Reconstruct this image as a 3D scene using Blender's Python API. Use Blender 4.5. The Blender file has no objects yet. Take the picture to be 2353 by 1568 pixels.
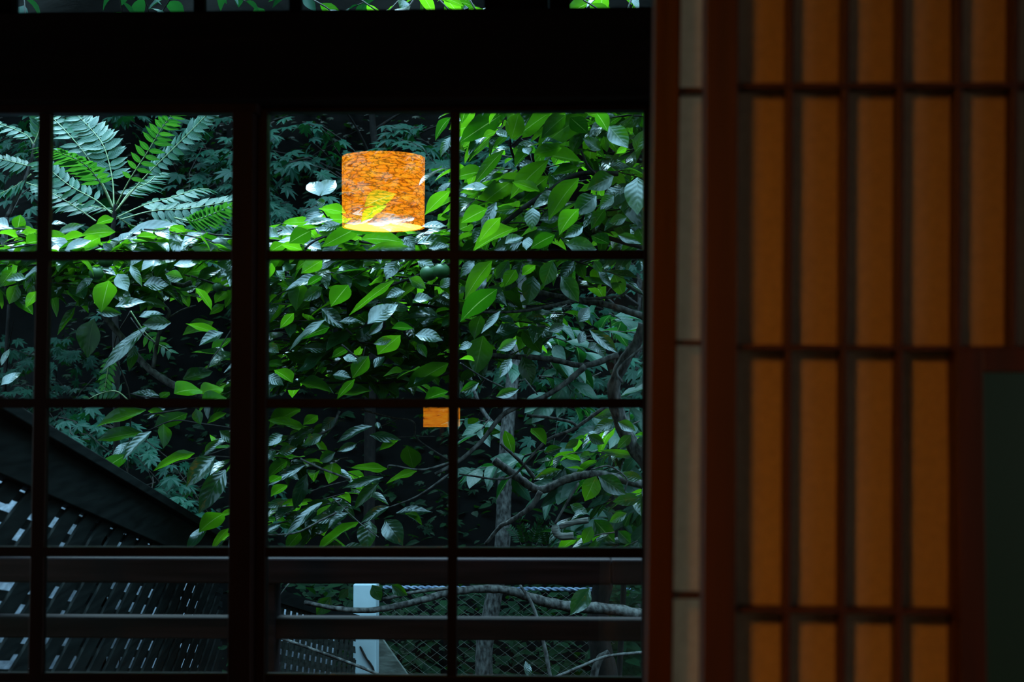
import bpy, math, random
import numpy as np
from mathutils import Vector, Matrix, Euler

rng = random.Random(7)
sc = bpy.context.scene
C = sc.collection
R = math.radians

# ------------------------------------------------------------------ camera, world, exposure
W, H = 2353, 1568
LENS = 50.0
F = LENS / 36.0 * W
PITCH, YAW, ROLL = 2.25, 1.9, 0.0
cam_d = bpy.data.cameras.new('camera')
cam = bpy.data.objects.new('camera', cam_d)
C.objects.link(cam)
cam.location = (0, 0, 1.35)
cam.rotation_euler = Euler((R(90 + PITCH), R(ROLL), R(YAW)), 'XYZ')
cam_d.lens = LENS; cam_d.sensor_width = 36.0; cam_d.sensor_fit = 'HORIZONTAL'
cam_d.clip_start = 0.02
cam_d.dof.use_dof = True
cam_d.dof.focus_distance = 5.8
cam_d.dof.aperture_fstop = 6.3
sc.camera = cam
CM = Matrix.Translation(cam.location) @ cam.rotation_euler.to_matrix().to_4x4()
CR = CM.to_3x3()

sc.view_settings.view_transform = 'Standard'
sc.view_settings.look = 'None'
sc.view_settings.gamma = 1.0
sc.view_settings.use_curve_mapping = False
sc.view_settings.exposure = 0.0
sc.cycles.use_denoising = True
sc.cycles.max_bounces = 8
sc.cycles.diffuse_bounces = 3
sc.cycles.glossy_bounces = 4
sc.cycles.transmission_bounces = 4
sc.cycles.transparent_max_bounces = 16
sc.cycles.caustics_reflective = False
sc.cycles.caustics_refractive = False
sc.cycles.sample_clamp_indirect = 4.0

world = bpy.data.worlds.new('overcast_sky')
sc.world = world
world.use_nodes = True
wb = world.node_tree.nodes['Background']
wb.inputs['Strength'].default_value = 15.0
_nt = world.node_tree
_tc = _nt.nodes.new('ShaderNodeTexCoord'); _sp = _nt.nodes.new('ShaderNodeSeparateXYZ'); _rp = _nt.nodes.new('ShaderNodeValToRGB')
_nt.links.new(_tc.outputs['Generated'], _sp.inputs[0]); _nt.links.new(_sp.outputs[2], _rp.inputs[0]); _nt.links.new(_rp.outputs[0], wb.inputs['Color'])
_e = _rp.color_ramp.elements      # overcast sky: dim at the horizon, bright overhead
_e[0].position = 0.1; _e[0].color = (0.010, 0.016, 0.02, 1)
_e[1].position = 1.0; _e[1].color = (0.40, 0.84, 1.12, 1)
_m = _e.new(0.6); _m.color = (0.06, 0.125, 0.165, 1)

sun_d = bpy.data.lights.new('sky_opening', 'SUN')
sun_d.energy = 8.5
sun_d.angle = R(32)
sun_d.color = (0.54, 0.87, 1.0)
sun = bpy.data.objects.new('sky_opening', sun_d)
C.objects.link(sun)
sun.rotation_euler = Vector((0.25, -0.55, -1.0)).to_track_quat('-Z', 'Y').to_euler()   # from above and slightly behind the garden

LAMP_E = 17.0     # radiance of the big pendant's shade
LAMP2_E = 7.0

# ------------------------------------------------------------------ helpers
def at(px, py, d):
    return CM @ Vector(((px - W / 2) / F * d, -(py - H / 2) / F * d, -d))

def on_y(px, py, y):
    o = cam.location
    dr = CR @ Vector(((px - W / 2) / F, -(py - H / 2) / F, -1))
    t = (y - o.y) / dr.y
    return o + dr * t

def tag(o, label=None, cat=None, group=None, kind=None):
    if label: o['label'] = label
    if cat: o['category'] = cat
    if group: o['group'] = group
    if kind: o['kind'] = kind
    return o

def empty(name, loc=(0, 0, 0)):
    o = bpy.data.objects.new(name, None)
    o.empty_display_size = 0.1
    o.location = loc
    C.objects.link(o)
    return o

class MB:
    def __init__(s):
        s.v = []; s.f = []; s.uv = []; s.rnd = []; s.mi = []; s.cur = 0
    def add(s, vs, fs, uvs=None, rnd=0.5):
        b = len(s.v)
        s.v.extend([tuple(p) for p in vs])
        s.f.extend([tuple(i + b for i in f) for f in fs])
        s.uv.extend(uvs if uvs is not None else [(0.0, 0.0)] * len(vs))
        s.rnd.extend([rnd] * len(vs)); s.mi.extend([s.cur] * len(fs))
    def box(s, x0, x1, y0, y1, z0, z1):
        vs = [(x, y, z) for z in (z0, z1) for y in (y0, y1) for x in (x0, x1)]
        s.add(vs, [(0, 2, 3, 1), (4, 5, 7, 6), (0, 1, 5, 4), (2, 6, 7, 3), (0, 4, 6, 2), (1, 3, 7, 5)])
    def hexa(s, quad_a, quad_b):
        # two matching quads joined
        s.add(list(quad_a) + list(quad_b), [(3, 2, 1, 0), (4, 5, 6, 7), (0, 1, 5, 4), (1, 2, 6, 5), (2, 3, 7, 6), (3, 0, 4, 7)])
    def beam(s, p, q, up, w, t):
        # rectangular bar from p to q; w across (in the plane normal to up), t along up
        p = Vector(p); q = Vector(q); d = (q - p).normalized(); up = Vector(up)
        sd = d.cross(up).normalized(); up = sd.cross(d).normalized()
        a = [p + sd * sx * w / 2 + up * su * t / 2 for sx, su in ((-1, -1), (1, -1), (1, 1), (-1, 1))]
        b = [v + (q - p) for v in a]
        s.hexa(a, b)
    def tube(s, pts, rad, n=8, rough=0.0, cap=True):
        pts = [Vector(p) for p in pts]
        m = len(pts)
        if not hasattr(rad, '__len__'): rad = [rad] * m
        b0 = []
        t = (pts[1] - pts[0]).normalized()
        nrm = t.orthogonal().normalized()
        vs = []; uvs = []; L = 0
        for i, p in enumerate(pts):
            if i == 0: t = pts[1] - pts[0]
            elif i == m - 1: t = pts[-1] - pts[-2]
            else: t = pts[i + 1] - pts[i - 1]
            if i: L += (pts[i] - pts[i - 1]).length
            t.normalize()
            nrm = (nrm - t * nrm.dot(t)).normalized()
            bi = t.cross(nrm)
            for k in range(n):
                a = 2 * math.pi * k / n
                r = rad[i] * (1 + rough * (rng.random() - .5) * 2)
                vs.append(p + (nrm * math.cos(a) + bi * math.sin(a)) * r)
                uvs.append((k / n, L * 10))
        fs = []
        for i in range(m - 1):
            for k in range(n):
                k2 = (k + 1) % n
                fs.append((i * n + k, i * n + k2, (i + 1) * n + k2, (i + 1) * n + k))
        if cap:
            fs.append(tuple(range(n - 1, -1, -1)))
            fs.append(tuple((m - 1) * n + k for k in range(n)))
        s.add(vs, fs, uvs, rng.random())
    def build(s, name, mat, parent=None, smooth=False, bevel=0.0):
        me = bpy.data.meshes.new(name)
        v = np.array(s.v, dtype=np.float32)
        org = Vector((0, 0, 0))
        me.from_pydata([tuple(x) for x in s.v], [], s.f)
        uvl = me.uv_layers.new(name='UVMap')
        li = np.zeros(len(me.loops), dtype=np.int32)
        me.loops.foreach_get('vertex_index', li)
        uv = np.array(s.uv, dtype=np.float32)[li]
        uvl.data.foreach_set('uv', uv.ravel())
        at_ = me.attributes.new('rnd', 'FLOAT', 'POINT')
        at_.data.foreach_set('value', np.array(s.rnd, dtype=np.float32))
        if smooth:
            me.polygons.foreach_set('use_smooth', [True] * len(me.polygons))
        for m_ in (mat if isinstance(mat, (list, tuple)) else [mat]): me.materials.append(m_)
        if any(s.mi): me.polygons.foreach_set('material_index', s.mi)
        o = bpy.data.objects.new(name, me)
        C.objects.link(o)
        if parent:
            o.parent = parent
            pl = Vector((0, 0, 0)); p = parent
            while p:
                pl += p.location; p = p.parent
            me.transform(Matrix.Translation(-pl))
        if bevel:
            b = o.modifiers.new('bevel', 'BEVEL'); b.width = bevel; b.segments = 2; b.limit_method = 'ANGLE'
        me.update()
        return o

class Stems:
    # writes twig tubes into a foliage mesh under its second material
    def __init__(s, mb): s.mb = mb
    def tube(s, *a, **k):
        s.mb.cur = 1; s.mb.tube(*a, **k); s.mb.cur = 0

def catmull(pts, sub=5):
    P = [Vector(p) for p in pts]
    if len(P) < 3:
        return [P[0].lerp(P[-1], i / 4) for i in range(5)]
    Q = [P[0] * 2 - P[1]] + P + [P[-1] * 2 - P[-2]]
    out = []
    for i in range(1, len(Q) - 2):
        for k in range(sub):
            t = k / sub
            a, b, c, d = Q[i - 1], Q[i], Q[i + 1], Q[i + 2]
            out.append(0.5 * ((2 * b) + (c - a) * t + (2 * a - 5 * b + 4 * c - d) * t * t + (3 * b - a - 3 * c + d) * t ** 3))
    out.append(P[-1])
    return out

# ------------------------------------------------------------------ materials
def new_mat(name):
    m = bpy.data.materials.new(name); m.use_nodes = True
    nt = m.node_tree; nt.nodes.clear()
    out = nt.nodes.new('ShaderNodeOutputMaterial')
    return m, nt, out

def N(nt, typ, **kw):
    n = nt.nodes.new(typ)
    for k, v in kw.items():
        if k.startswith('i_'):
            key = k[2:].replace('_', ' ')
            n.inputs[key].default_value = v
        else: setattr(n, k, v)
    return n

def rampN(nt, src, stops):
    r = nt.nodes.new('ShaderNodeValToRGB')
    els = r.color_ramp.elements
    els[0].position, els[0].color = stops[0][0], (*stops[0][1], 1)
    els[1].position, els[1].color = stops[-1][0], (*stops[-1][1], 1)
    for p, c in stops[1:-1]:
        e = els.new(p); e.color = (*c, 1)
    nt.links.new(src, r.inputs[0])
    return r.outputs[0]

def bark(name, c1, c2, rough=0.85, scale=(40, 40, 8), spec=0.3, bump=0.3):
    m, nt, out = new_mat(name)
    tc = N(nt, 'ShaderNodeTexCoord'); mp = N(nt, 'ShaderNodeMapping'); mp.inputs['Scale'].default_value = scale
    nt.links.new(tc.outputs['Object'], mp.inputs[0])
    nz = N(nt, 'ShaderNodeTexNoise'); nz.inputs['Scale'].default_value = 1.0; nz.inputs['Detail'].default_value = 6
    nt.links.new(mp.outputs[0], nz.inputs['Vector'])
    col = rampN(nt, nz.outputs['Fac'], [(0.35, c1), (0.68, c2)])
    p = N(nt, 'ShaderNodeBsdfPrincipled')
    p.inputs['Roughness'].default_value = rough
    p.inputs['Specular IOR Level'].default_value = spec
    nt.links.new(col, p.inputs['Base Color'])
    b = N(nt, 'ShaderNodeBump'); b.inputs['Strength'].default_value = bump; b.inputs['Distance'].default_value = 0.01
    nt.links.new(nz.outputs['Fac'], b.inputs['Height']); nt.links.new(b.outputs[0], p.inputs['Normal'])
    nt.links.new(p.outputs[0], out.inputs[0])
    return m

def leaf_mat(name, top_a, top_b, trans_a, trans_b, rough, spec, mix=0.45, veins=True, vfreq=8.0, bump=0.35):
    m, nt, out = new_mat(name)
    at_ = N(nt, 'ShaderNodeAttribute', attribute_name='rnd')
    uv = N(nt, 'ShaderNodeUVMap')
    sep = N(nt, 'ShaderNodeSeparateXYZ'); nt.links.new(uv.outputs[0], sep.inputs[0])
    ca = rampN(nt, at_.outputs['Fac'], [(0.0, top_a), (1.0, top_b)])
    cb = rampN(nt, at_.outputs['Fac'], [(0.0, trans_a), (1.0, trans_b)])
    p = N(nt, 'ShaderNodeBsdfPrincipled')
    p.inputs['Roughness'].default_value = rough
    p.inputs['Specular IOR Level'].default_value = spec
    nt.links.new(ca, p.inputs['Base Color'])
    tr = N(nt, 'ShaderNodeBsdfTranslucent')
    if veins:
        ab = N(nt, 'ShaderNodeMath', operation='ABSOLUTE'); nt.links.new(sep.outputs[1], ab.inputs[0])
        m1 = N(nt, 'ShaderNodeMath', operation='MULTIPLY'); nt.links.new(ab.outputs[0], m1.inputs[0]); m1.inputs[1].default_value = 0.28
        s1 = N(nt, 'ShaderNodeMath', operation='SUBTRACT'); nt.links.new(sep.outputs[0], s1.inputs[0]); nt.links.new(m1.outputs[0], s1.inputs[1])
        m2 = N(nt, 'ShaderNodeMath', operation='MULTIPLY'); nt.links.new(s1.outputs[0], m2.inputs[0]); m2.inputs[1].default_value = vfreq * 2 * math.pi
        sn = N(nt, 'ShaderNodeMath', operation='SINE'); nt.links.new(m2.outputs[0], sn.inputs[0])
        # midrib
        mr = N(nt, 'ShaderNodeMapRange'); nt.links.new(ab.outputs[0], mr.inputs[0]); mr.inputs[1].default_value = 0.0; mr.inputs[2].default_value = 0.09; mr.inputs[3].default_value = -1.6; mr.inputs[4].default_value = 0.0
        ad0 = N(nt, 'ShaderNodeMath', operation='ADD'); nt.links.new(sn.outputs[0], ad0.inputs[0]); nt.links.new(mr.outputs[0], ad0.inputs[1])
        tc = N(nt, 'ShaderNodeTexCoord')
        nz = N(nt, 'ShaderNodeTexNoise'); nz.inputs['Scale'].default_value = 28.0; nz.inputs['Detail'].default_value = 3
        nt.links.new(tc.outputs['Object'], nz.inputs['Vector'])
        nm = N(nt, 'ShaderNodeMath', operation='MULTIPLY_ADD'); nt.links.new(nz.outputs['Fac'], nm.inputs[0]); nm.inputs[1].default_value = 7.0
        nt.links.new(ad0.outputs[0], nm.inputs[2])
        b = N(nt, 'ShaderNodeBump'); b.inputs['Strength'].default_value = bump; b.inputs['Distance'].default_value = 0.0022
        nt.links.new(nm.outputs[0], b.inputs['Height']); nt.links.new(b.outputs[0], p.inputs['Normal'])
        # veins slightly paler in transmission
        vr = N(nt, 'ShaderNodeMapRange'); nt.links.new(ab.outputs[0], vr.inputs[0]); vr.inputs[1].default_value = 0.0; vr.inputs[2].default_value = 0.06; vr.inputs[3].default_value = 0.55; vr.inputs[4].default_value = 0.0
        mx = N(nt, 'ShaderNodeMix', data_type='RGBA'); nt.links.new(vr.outputs[0], mx.inputs['Factor'])
        nt.links.new(cb, mx.inputs['A']); mx.inputs['B'].default_value = (0.55, 0.75, 0.2, 1)
        nt.links.new(mx.outputs['Result'], tr.inputs[0])
    else:
        nt.links.new(cb, tr.inputs[0])
    mxs = N(nt, 'ShaderNodeMixShader'); mxs.inputs[0].default_value = mix
    nt.links.new(p.outputs[0], mxs.inputs[1]); nt.links.new(tr.outputs[0], mxs.inputs[2])
    nt.links.new(mxs.outputs[0], out.inputs[0])
    return m

def wood(name, c1, c2, rough=0.45, scale=(6, 6, 60), spec=0.4):
    return bark(name, c1, c2, rough, scale, spec, 0.08)

M = {}
M['shoji_wood'] = wood('reddish_brown_lacquered_wood', (0.02, 0.005, 0.0018), (0.037, 0.009, 0.0034), 0.5, (60, 60, 4))
M['sash_wood'] = wood('near_black_brown_sash_wood', (0.0016, 0.0004, 0.0003), (0.0034, 0.0008, 0.0006), 0.45, (50, 50, 4), 0.07)
M['beam_wood'] = wood('black_smoked_timber', (0.0015, 0.001, 0.0008), (0.003, 0.0016, 0.0012), 0.8, (4, 50, 50), 0.02)
M['rail_wood'] = wood('weathered_dark_rail_timber', (0.011, 0.0065, 0.0075), (0.024, 0.014, 0.017), 0.7, (3, 60, 60), 0.1)
M['fence_wood'] = wood('grey_black_weathered_timber', (0.0015, 0.0018, 0.0018), (0.007, 0.008, 0.0075), 0.8, (30, 4, 60), 0.06)
M['bark'] = bark('grey_mottled_bark', (0.012, 0.009, 0.008), (0.11, 0.098, 0.092), 0.85, (60, 60, 30), 0.25, 0.5)
M['bark_dark'] = bark('dark_brown_bark', (0.004, 0.0025, 0.002), (0.016, 0.011, 0.009), 0.85, (60, 60, 30), 0.25, 0.4)
M['bark_pale'] = bark('pale_ringed_bark', (0.04, 0.034, 0.03), (0.2, 0.19, 0.17), 0.8, (15, 15, 120), 0.3, 0.5)
M['twig'] = bark('thin_brown_twig', (0.01, 0.006, 0.005), (0.04, 0.027, 0.02), 0.7, (50, 50, 50), 0.3, 0.1)
M['green_stem'] = bark('pale_green_stalk', (0.2, 0.28, 0.1), (0.4, 0.42, 0.25), 0.5, (50, 50, 50), 0.4, 0.0)
M['persimmon_leaf'] = leaf_mat('glossy_persimmon_leaf', (0.003, 0.016, 0.008), (0.006, 0.026, 0.009),
                               (0.02, 0.13, 0.002), (0.18, 0.5, 0.008), 0.2, 1.0, 0.4, vfreq=6.5, bump=0.11)
M['frond_leaf'] = leaf_mat('matt_blue_green_leaflet', (0.012, 0.075, 0.045), (0.02, 0.11, 0.055),
                           (0.03, 0.18, 0.01), (0.08, 0.3, 0.015), 0.4, 0.5, 0.35, True, 7.0, 0.15)
M['maple_leaf'] = leaf_mat('dull_teal_maple_leaf', (0.003, 0.032, 0.02), (0.007, 0.055, 0.03),
                           (0.006, 0.06, 0.01), (0.012, 0.09, 0.012), 0.5, 0.2, 0.3, False)
M['under_leaf'] = leaf_mat('dark_undergrowth_leaf', (0.002, 0.015, 0.006), (0.008, 0.035, 0.011),
                           (0.006, 0.05, 0.004), (0.02, 0.09, 0.008), 0.6, 0.1, 0.3, False)
M['fruit'] = bark('unripe_green_fruit_skin', (0.008, 0.045, 0.006), (0.015, 0.07, 0.01), 0.5, (8, 8, 8), 0.5, 0.0)
M['soil'] = bark('dark_leaf_litter_soil', (0.0006, 0.0008, 0.0008), (0.002, 0.002, 0.002), 1.0, (8, 8, 8), 0.1, 0.6)
M['white_paint'] = bark('pale_blue_white_painted_post', (0.36, 0.42, 0.46), (0.46, 0.52, 0.57), 0.6, (6, 6, 6), 0.3, 0.05)
M['backing_tone'] = bark('pale_gap_backing', (0.30, 0.30, 0.36), (0.62, 0.6, 0.7), 0.7, (14, 14, 60), 0.3, 0.1)
M['plank'] = bark('grey_weathered_plank', (0.07, 0.07, 0.06), (0.17, 0.17, 0.15), 0.9, (12, 40, 40), 0.2, 0.4)
M['lattice_wood'] = bark('weathered_grey_lattice_slats', (0.008, 0.009, 0.008), (0.03, 0.032, 0.028), 0.85, (30, 30, 60), 0.1, 0.1)
M['wire'] = bark('dull_galvanised_wire', (0.09, 0.09, 0.075), (0.17, 0.165, 0.14), 0.5, (50, 50, 50), 0.5, 0.0)
M['cable'] = bark('bluish_twisted_cable', (0.12, 0.15, 0.24), (0.2, 0.24, 0.34), 0.5, (90, 90, 90), 0.5, 0.0)
M['plaster'] = bark('dull_green_clay_plaster', (0.16, 0.2, 0.13), (0.2, 0.24, 0.16), 0.9, (80, 80, 80), 0.1, 0.05)
M['dark_plaster'] = bark('dark_brown_clay_plaster', (0.03, 0.022, 0.016), (0.045, 0.033, 0.024), 0.9, (60, 60, 60), 0.1, 0.05)
M['tatami'] = bark('woven_straw_mat', (0.09, 0.075, 0.04), (0.14, 0.12, 0.06), 0.8, (200, 12, 10), 0.2, 0.1)
M['ceiling_wood'] = wood('dark_board_ceiling', (0.02, 0.012, 0.008), (0.035, 0.02, 0.013), 0.7, (3, 40, 10), 0.2)
M['cord'] = bark('black_cord', (0.01, 0.01, 0.01), (0.015, 0.015, 0.015), 0.6, (9, 9, 9), 0.3, 0.0)

def paper_mat(name, tr_):
    m, nt, out = new_mat(name)
    tc = N(nt, 'ShaderNodeTexCoord')
    nz = N(nt, 'ShaderNodeTexNoise'); nz.inputs['Scale'].default_value = 120; nz.inputs['Detail'].default_value = 4
    nt.links.new(tc.outputs['Object'], nz.inputs['Vector'])
    c = rampN(nt, nz.outputs['Fac'], [(0.3, (0.43, 0.37, 0.30)), (0.7, (0.50, 0.435, 0.355))])
    d = N(nt, 'ShaderNodeBsdfDiffuse'); t = N(nt, 'ShaderNodeBsdfTranslucent')
    nt.links.new(c, d.inputs[0]); nt.links.new(c, t.inputs[0])
    mx = N(nt, 'ShaderNodeMixShader'); mx.inputs[0].default_value = tr_
    nt.links.new(d.outputs[0], mx.inputs[1]); nt.links.new(t.outputs[0], mx.inputs[2])
    nt.links.new(mx.outputs[0], out.inputs[0])
    return m
M['paper'] = paper_mat('washi_paper', 0.48)
M['thin_paper'] = paper_mat('thin_washi_paper', 0.8)

def glass_mat():
    m, nt, out = new_mat('old_window_glass')
    tc = N(nt, 'ShaderNodeTexCoord')
    nz = N(nt, 'ShaderNodeTexNoise'); nz.inputs['Scale'].default_value = 6; nz.inputs['Detail'].default_value = 1
    nt.links.new(tc.outputs['Object'], nz.inputs['Vector'])
    b = N(nt, 'ShaderNodeBump'); b.inputs['Strength'].default_value = 0.05; b.inputs['Distance'].default_value = 0.002
    nt.links.new(nz.outputs['Fac'], b.inputs['Height'])
    fr = N(nt, 'ShaderNodeFresnel'); fr.inputs['IOR'].default_value = 1.5
    t = N(nt, 'ShaderNodeBsdfTransparent'); t.inputs[0].default_value = (0.985, 0.995, 0.99, 1)
    g = N(nt, 'ShaderNodeBsdfGlossy'); g.inputs['Roughness'].default_value = 0.0
    nt.links.new(b.outputs[0], g.inputs['Normal'])
    mx = N(nt, 'ShaderNodeMixShader')
    nt.links.new(fr.outputs[0], mx.inputs[0]); nt.links.new(t.outputs[0], mx.inputs[1]); nt.links.new(g.outputs[0], mx.inputs[2])
    nt.links.new(mx.outputs[0], out.inputs[0])
    return m
M['glass'] = glass_mat()
def frosted_mat():
    m, nt, out = new_mat('frosted_green_glass')
    t = N(nt, 'ShaderNodeBsdfTranslucent'); t.inputs[0].default_value = (0.032, 0.045, 0.02, 1)
    g = N(nt, 'ShaderNodeBsdfGlossy'); g.inputs[0].default_value = (.025, .025, .025, 1); g.inputs['Roughness'].default_value = .4
    a_ = N(nt, 'ShaderNodeAddShader'); nt.links.new(t.outputs[0], a_.inputs[0]); nt.links.new(g.outputs[0], a_.inputs[1]); nt.links.new(a_.outputs[0], out.inputs[0])
    return m
M['frosted'] = frosted_mat()

def shade_mat(name, e, veins=True):
    m, nt, out = new_mat(name)
    tc = N(nt, 'ShaderNodeTexCoord'); mp = N(nt, 'ShaderNodeMapping'); mp.inputs['Scale'].default_value = (14, 14, 60)
    nt.links.new(tc.outputs['Object'], mp.inputs[0])
    nz = N(nt, 'ShaderNodeTexNoise'); nz.inputs['Scale'].default_value = 1.2; nz.inputs['Detail'].default_value = 8; nz.inputs['Roughness'].default_value = 0.7; nz.inputs['Distortion'].default_value = 0.4
    nt.links.new(mp.outputs[0], nz.inputs['Vector'])
    vo = N(nt, 'ShaderNodeTexVoronoi', feature='DISTANCE_TO_EDGE'); vo.inputs['Scale'].default_value = 1.6
    mxv = N(nt, 'ShaderNodeMix', data_type='RGBA'); mxv.inputs['Factor'].default_value = 0.25
    nt.links.new(mp.outputs[0], mxv.inputs['A']); nt.links.new(nz.outputs['Color'], mxv.inputs['B'])
    sc_ = N(nt, 'ShaderNodeVectorMath', operation='ADD'); nt.links.new(mp.outputs[0], sc_.inputs[0])
    ns = N(nt, 'ShaderNodeVectorMath', operation='SCALE'); nt.links.new(nz.outputs['Color'], ns.inputs[0]); ns.inputs['Scale'].default_value = 1.1
    nt.links.new(ns.outputs[0], sc_.inputs[1]); nt.links.new(sc_.outputs[0], vo.inputs['Vector'])
    base = rampN(nt, nz.outputs['Fac'], [(0.36, (0.35, 0.07, 0.002)), (0.46, (0.95, 0.26, 0.005)), (0.6, (1.0, 0.36, 0.012)), (0.72, (1.0, 0.46, 0.03))])
    vm = N(nt, 'ShaderNodeMapRange'); nt.links.new(vo.outputs['Distance'], vm.inputs[0])
    vm.inputs[1].default_value = 0.0; vm.inputs[2].default_value = 0.10; vm.inputs[3].default_value = 0.12 if veins else 1.0; vm.inputs[4].default_value = 1.0
    mul = N(nt, 'ShaderNodeMath', operation='MULTIPLY'); nt.links.new(vm.outputs[0], mul.inputs[0]); mul.inputs[1].default_value = e
    em = N(nt, 'ShaderNodeEmission'); nt.links.new(base, em.inputs[0]); nt.links.new(mul.outputs[0], em.inputs[1])
    nt.links.new(em.outputs[0], out.inputs[0])
    return m
M['shade'] = shade_mat('amber_veined_lamp_shade', LAMP_E)
M['shade2'] = shade_mat('amber_small_lamp_shade', LAMP2_E, False)
def emit(name, col, e):
    m, nt, out = new_mat(name)
    em = N(nt, 'ShaderNodeEmission'); em.inputs[0].default_value = (*col, 1); em.inputs[1].default_value = e
    nt.links.new(em.outputs[0], out.inputs[0]); return m
M['diffuser'] = emit('warm_white_diffuser', (1.0, 0.32, 0.035), LAMP_E * 6.5)

# ------------------------------------------------------------------ the window wall
YG = 2.40            # glass plane
def bar_px(mb, x0, y0, x1, y1, w0, w1, yf, th, vertical=True):
    """bar on plane y=yf whose centre line runs through two photo points; w = width in photo pixels"""
    if vertical:
        a = [on_y(x0 - w0 / 2, y0, yf), on_y(x0 + w0 / 2, y0, yf), on_y(x1 + w1 / 2, y1, yf), on_y(x1 - w1 / 2, y1, yf)]
    else:
        a = [on_y(x0, y0 - w0 / 2, yf), on_y(x0, y0 + w0 / 2, yf), on_y(x1, y1 + w1 / 2, yf), on_y(x1, y1 - w1 / 2, yf)]
    b = [p + Vector((0, th, 0)) for p in a]
    mb.hexa(a, b)

def glass_px(mb, x0, y0, x1, y1, yc, th=0.003):
    p = on_y(x0, y0, yc); q = on_y(x1, y1, yc)
    mb.box(min(p.x, q.x), max(p.x, q.x), yc - th / 2, yc + th / 2, min(p.z, q.z), max(p.z, q.z))

def sash(name, stiles, rails, muntins, cross, panes, yf, th):
    """a sliding sash: stiles and rails are outer members, muntins / cross bars inner ones"""
    r = empty(name, on_y(stiles[0][0], 1800, yf)); tag(r, kind='structure')
    for kind, lst, vert in (('stile', stiles, True), ('rail', rails, False), ('muntin', muntins, True), ('crossbar', cross, False)):
        for (a, b, c, d, w0, w1) in lst:
            mb = MB()
            dy = 0.0 if kind in ('stile', 'rail') else 0.006
            dt = 0.0 if kind in ('stile', 'rail') else 0.012
            bar_px(mb, a, b, c, d, w0, w1, yf + dy + (0.0004 if kind == 'muntin' else 0), th - dt, vert)
            mb.build(kind, M['sash_wood'], r, bevel=0.0015)
    for (a, b, c, d) in panes:
        mb = MB(); glass_px(mb, a, b, c, d, yf + th * 0.55)
        mb.build('pane', M['glass'], r)
    return r

BOT = 1900
rows = [(257, 577), (597, 916), (938, 1259), (1282, 1551)]
# left sash: from off frame to the shared stile
xl = lambda y: 102.5 - (y - 260) * 0.0173          # left muntin
xm = lambda y: 572 - (y - 260) * 0.0075            # middle stile pair
xn = lambda y: 1045.5 - (y - 260) * 0.0062         # muntin of the right sash
xr = lambda y: 1488 - (y - 260) * 0.0035
def vline(f, y0, y1, w0, w1): return (f(y0), y0, f(y1), y1, w0, w1)
hl = [(-420, 587.5, 560, 586.5, 21, 21), (-420, 927, 560, 927, 22, 22), (-420, 1268.5, 555, 1270, 23, 22), (-420, 1558, 555, 1560, 20, 20)]
hr = [(580, 586, 1490, 584.5, 21, 21), (580, 927.5, 1490, 927, 22, 22), (575, 1270, 1490, 1272, 23, 23), (575, 1561, 1490, 1571, 22, 22)]
s1 = sash('window_1',
     [vline(lambda y: xm(y) - 14, 235, BOT, 48, 54), vline(lambda y: -430, 235, BOT, 50, 50)],
     [(-455, 240, 590, 240, 40, 38), (-455, BOT, 590, BOT, 80, 80)],
     [vline(xl, 250, BOT, 28, 34)],
     hl, [(-430, 240, 560, BOT)], YG - 0.034, 0.030)
s2 = sash('window_2',
     [vline(lambda y: xm(y) + 16, 232, BOT, 52, 60), vline(lambda y: xr(y) + 22, 232, BOT, 60, 60)],
     [(560, 238, 1520, 233, 38, 38), (560, BOT, 1520, BOT, 80, 80)],
     [vline(xn, 245, BOT, 22, 22)],
     hr, [(580, 240, 1500, BOT)], YG, 0.030)
# beam between sashes and transom
def plain(name, mat, boxes, kind='structure', parent=None, bevel=0.0, label=None, cat=None, group=None):
    mb = MB()
    for b in boxes: mb.box(*b)
    o = mb.build(name, mat, parent, bevel=bevel)
    tag(o, label, cat, group, kind)
    return o
zt = on_y(700, 250, YG + 0.02).z; zb = on_y(700, 22, YG - 0.06).z
plain('trim_1', M['beam_wood'], [(-2.6, 1.6, YG - 0.06, YG + 0.02, zt, zb)], bevel=0.003)
# transom lights above the beam
def transom(name, x0, x1, muntins, side0, side1):
    p0 = on_y(x0, 22, YG); p1 = on_y(x1, 22, YG)
    r = empty(name, (p0.x, YG, p0.z)); tag(r, kind='structure')
    zb_ = on_y(700, 21, YG - 0.02).z - 0.004; ztp = zb_ + 0.42
    def vb(xa, xb, nm, yy=YG - 0.02, th=0.034):
        a = on_y(xa, 10, yy).x; b = on_y(xb, 10, yy).x
        mb = MB(); mb.box(a, b, yy, yy + th, zb_, ztp); mb.build(nm, M['beam_wood'], r, bevel=0.0015)
    vb(*side0, 'stile'); vb(*side1, 'stile')
    for m_ in muntins: vb(*m_, 'muntin', YG - 0.015, 0.022)
    mb = MB(); mb.box(on_y(side0[0], 10, YG).x, on_y(side1[1], 10, YG).x, YG - 0.02, YG + 0.014, ztp, ztp + 0.05)
    mb.build('rail', M['beam_wood'], r, bevel=0.0015)
    mb = MB(); mb.box(on_y(side0[1], 10, YG).x - .004, on_y(side1[0], 10, YG).x + .004, YG + 0.001, YG + 0.004, zb_, ztp + 0.01)
    mb.build('pane', M['glass'], r)
transom('window_3', -400, 1113, [(444, 468), (664, 690)], (-24, 27), (1113, 1147))
transom('window_4', 1310, 1505, [], (1262, 1310), (1545, 1600))
transom('window_5', -500, -30, [(-300, -278)], (-560, -520), (-60, -26))
plain('trim_2', M['beam_wood'], [(on_y(1149, 10, YG).x, on_y(1260, 10, YG).x, YG - 0.04, YG + 0.05, zb + 0.001, 2.46)])
zhead = on_y(700, 22, YG).z + 0.46
plain('trim_3', M['beam_wood'], [(-2.6, 2.6, YG - 0.05, YG + 0.06, zhead, 2.62)])
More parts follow.
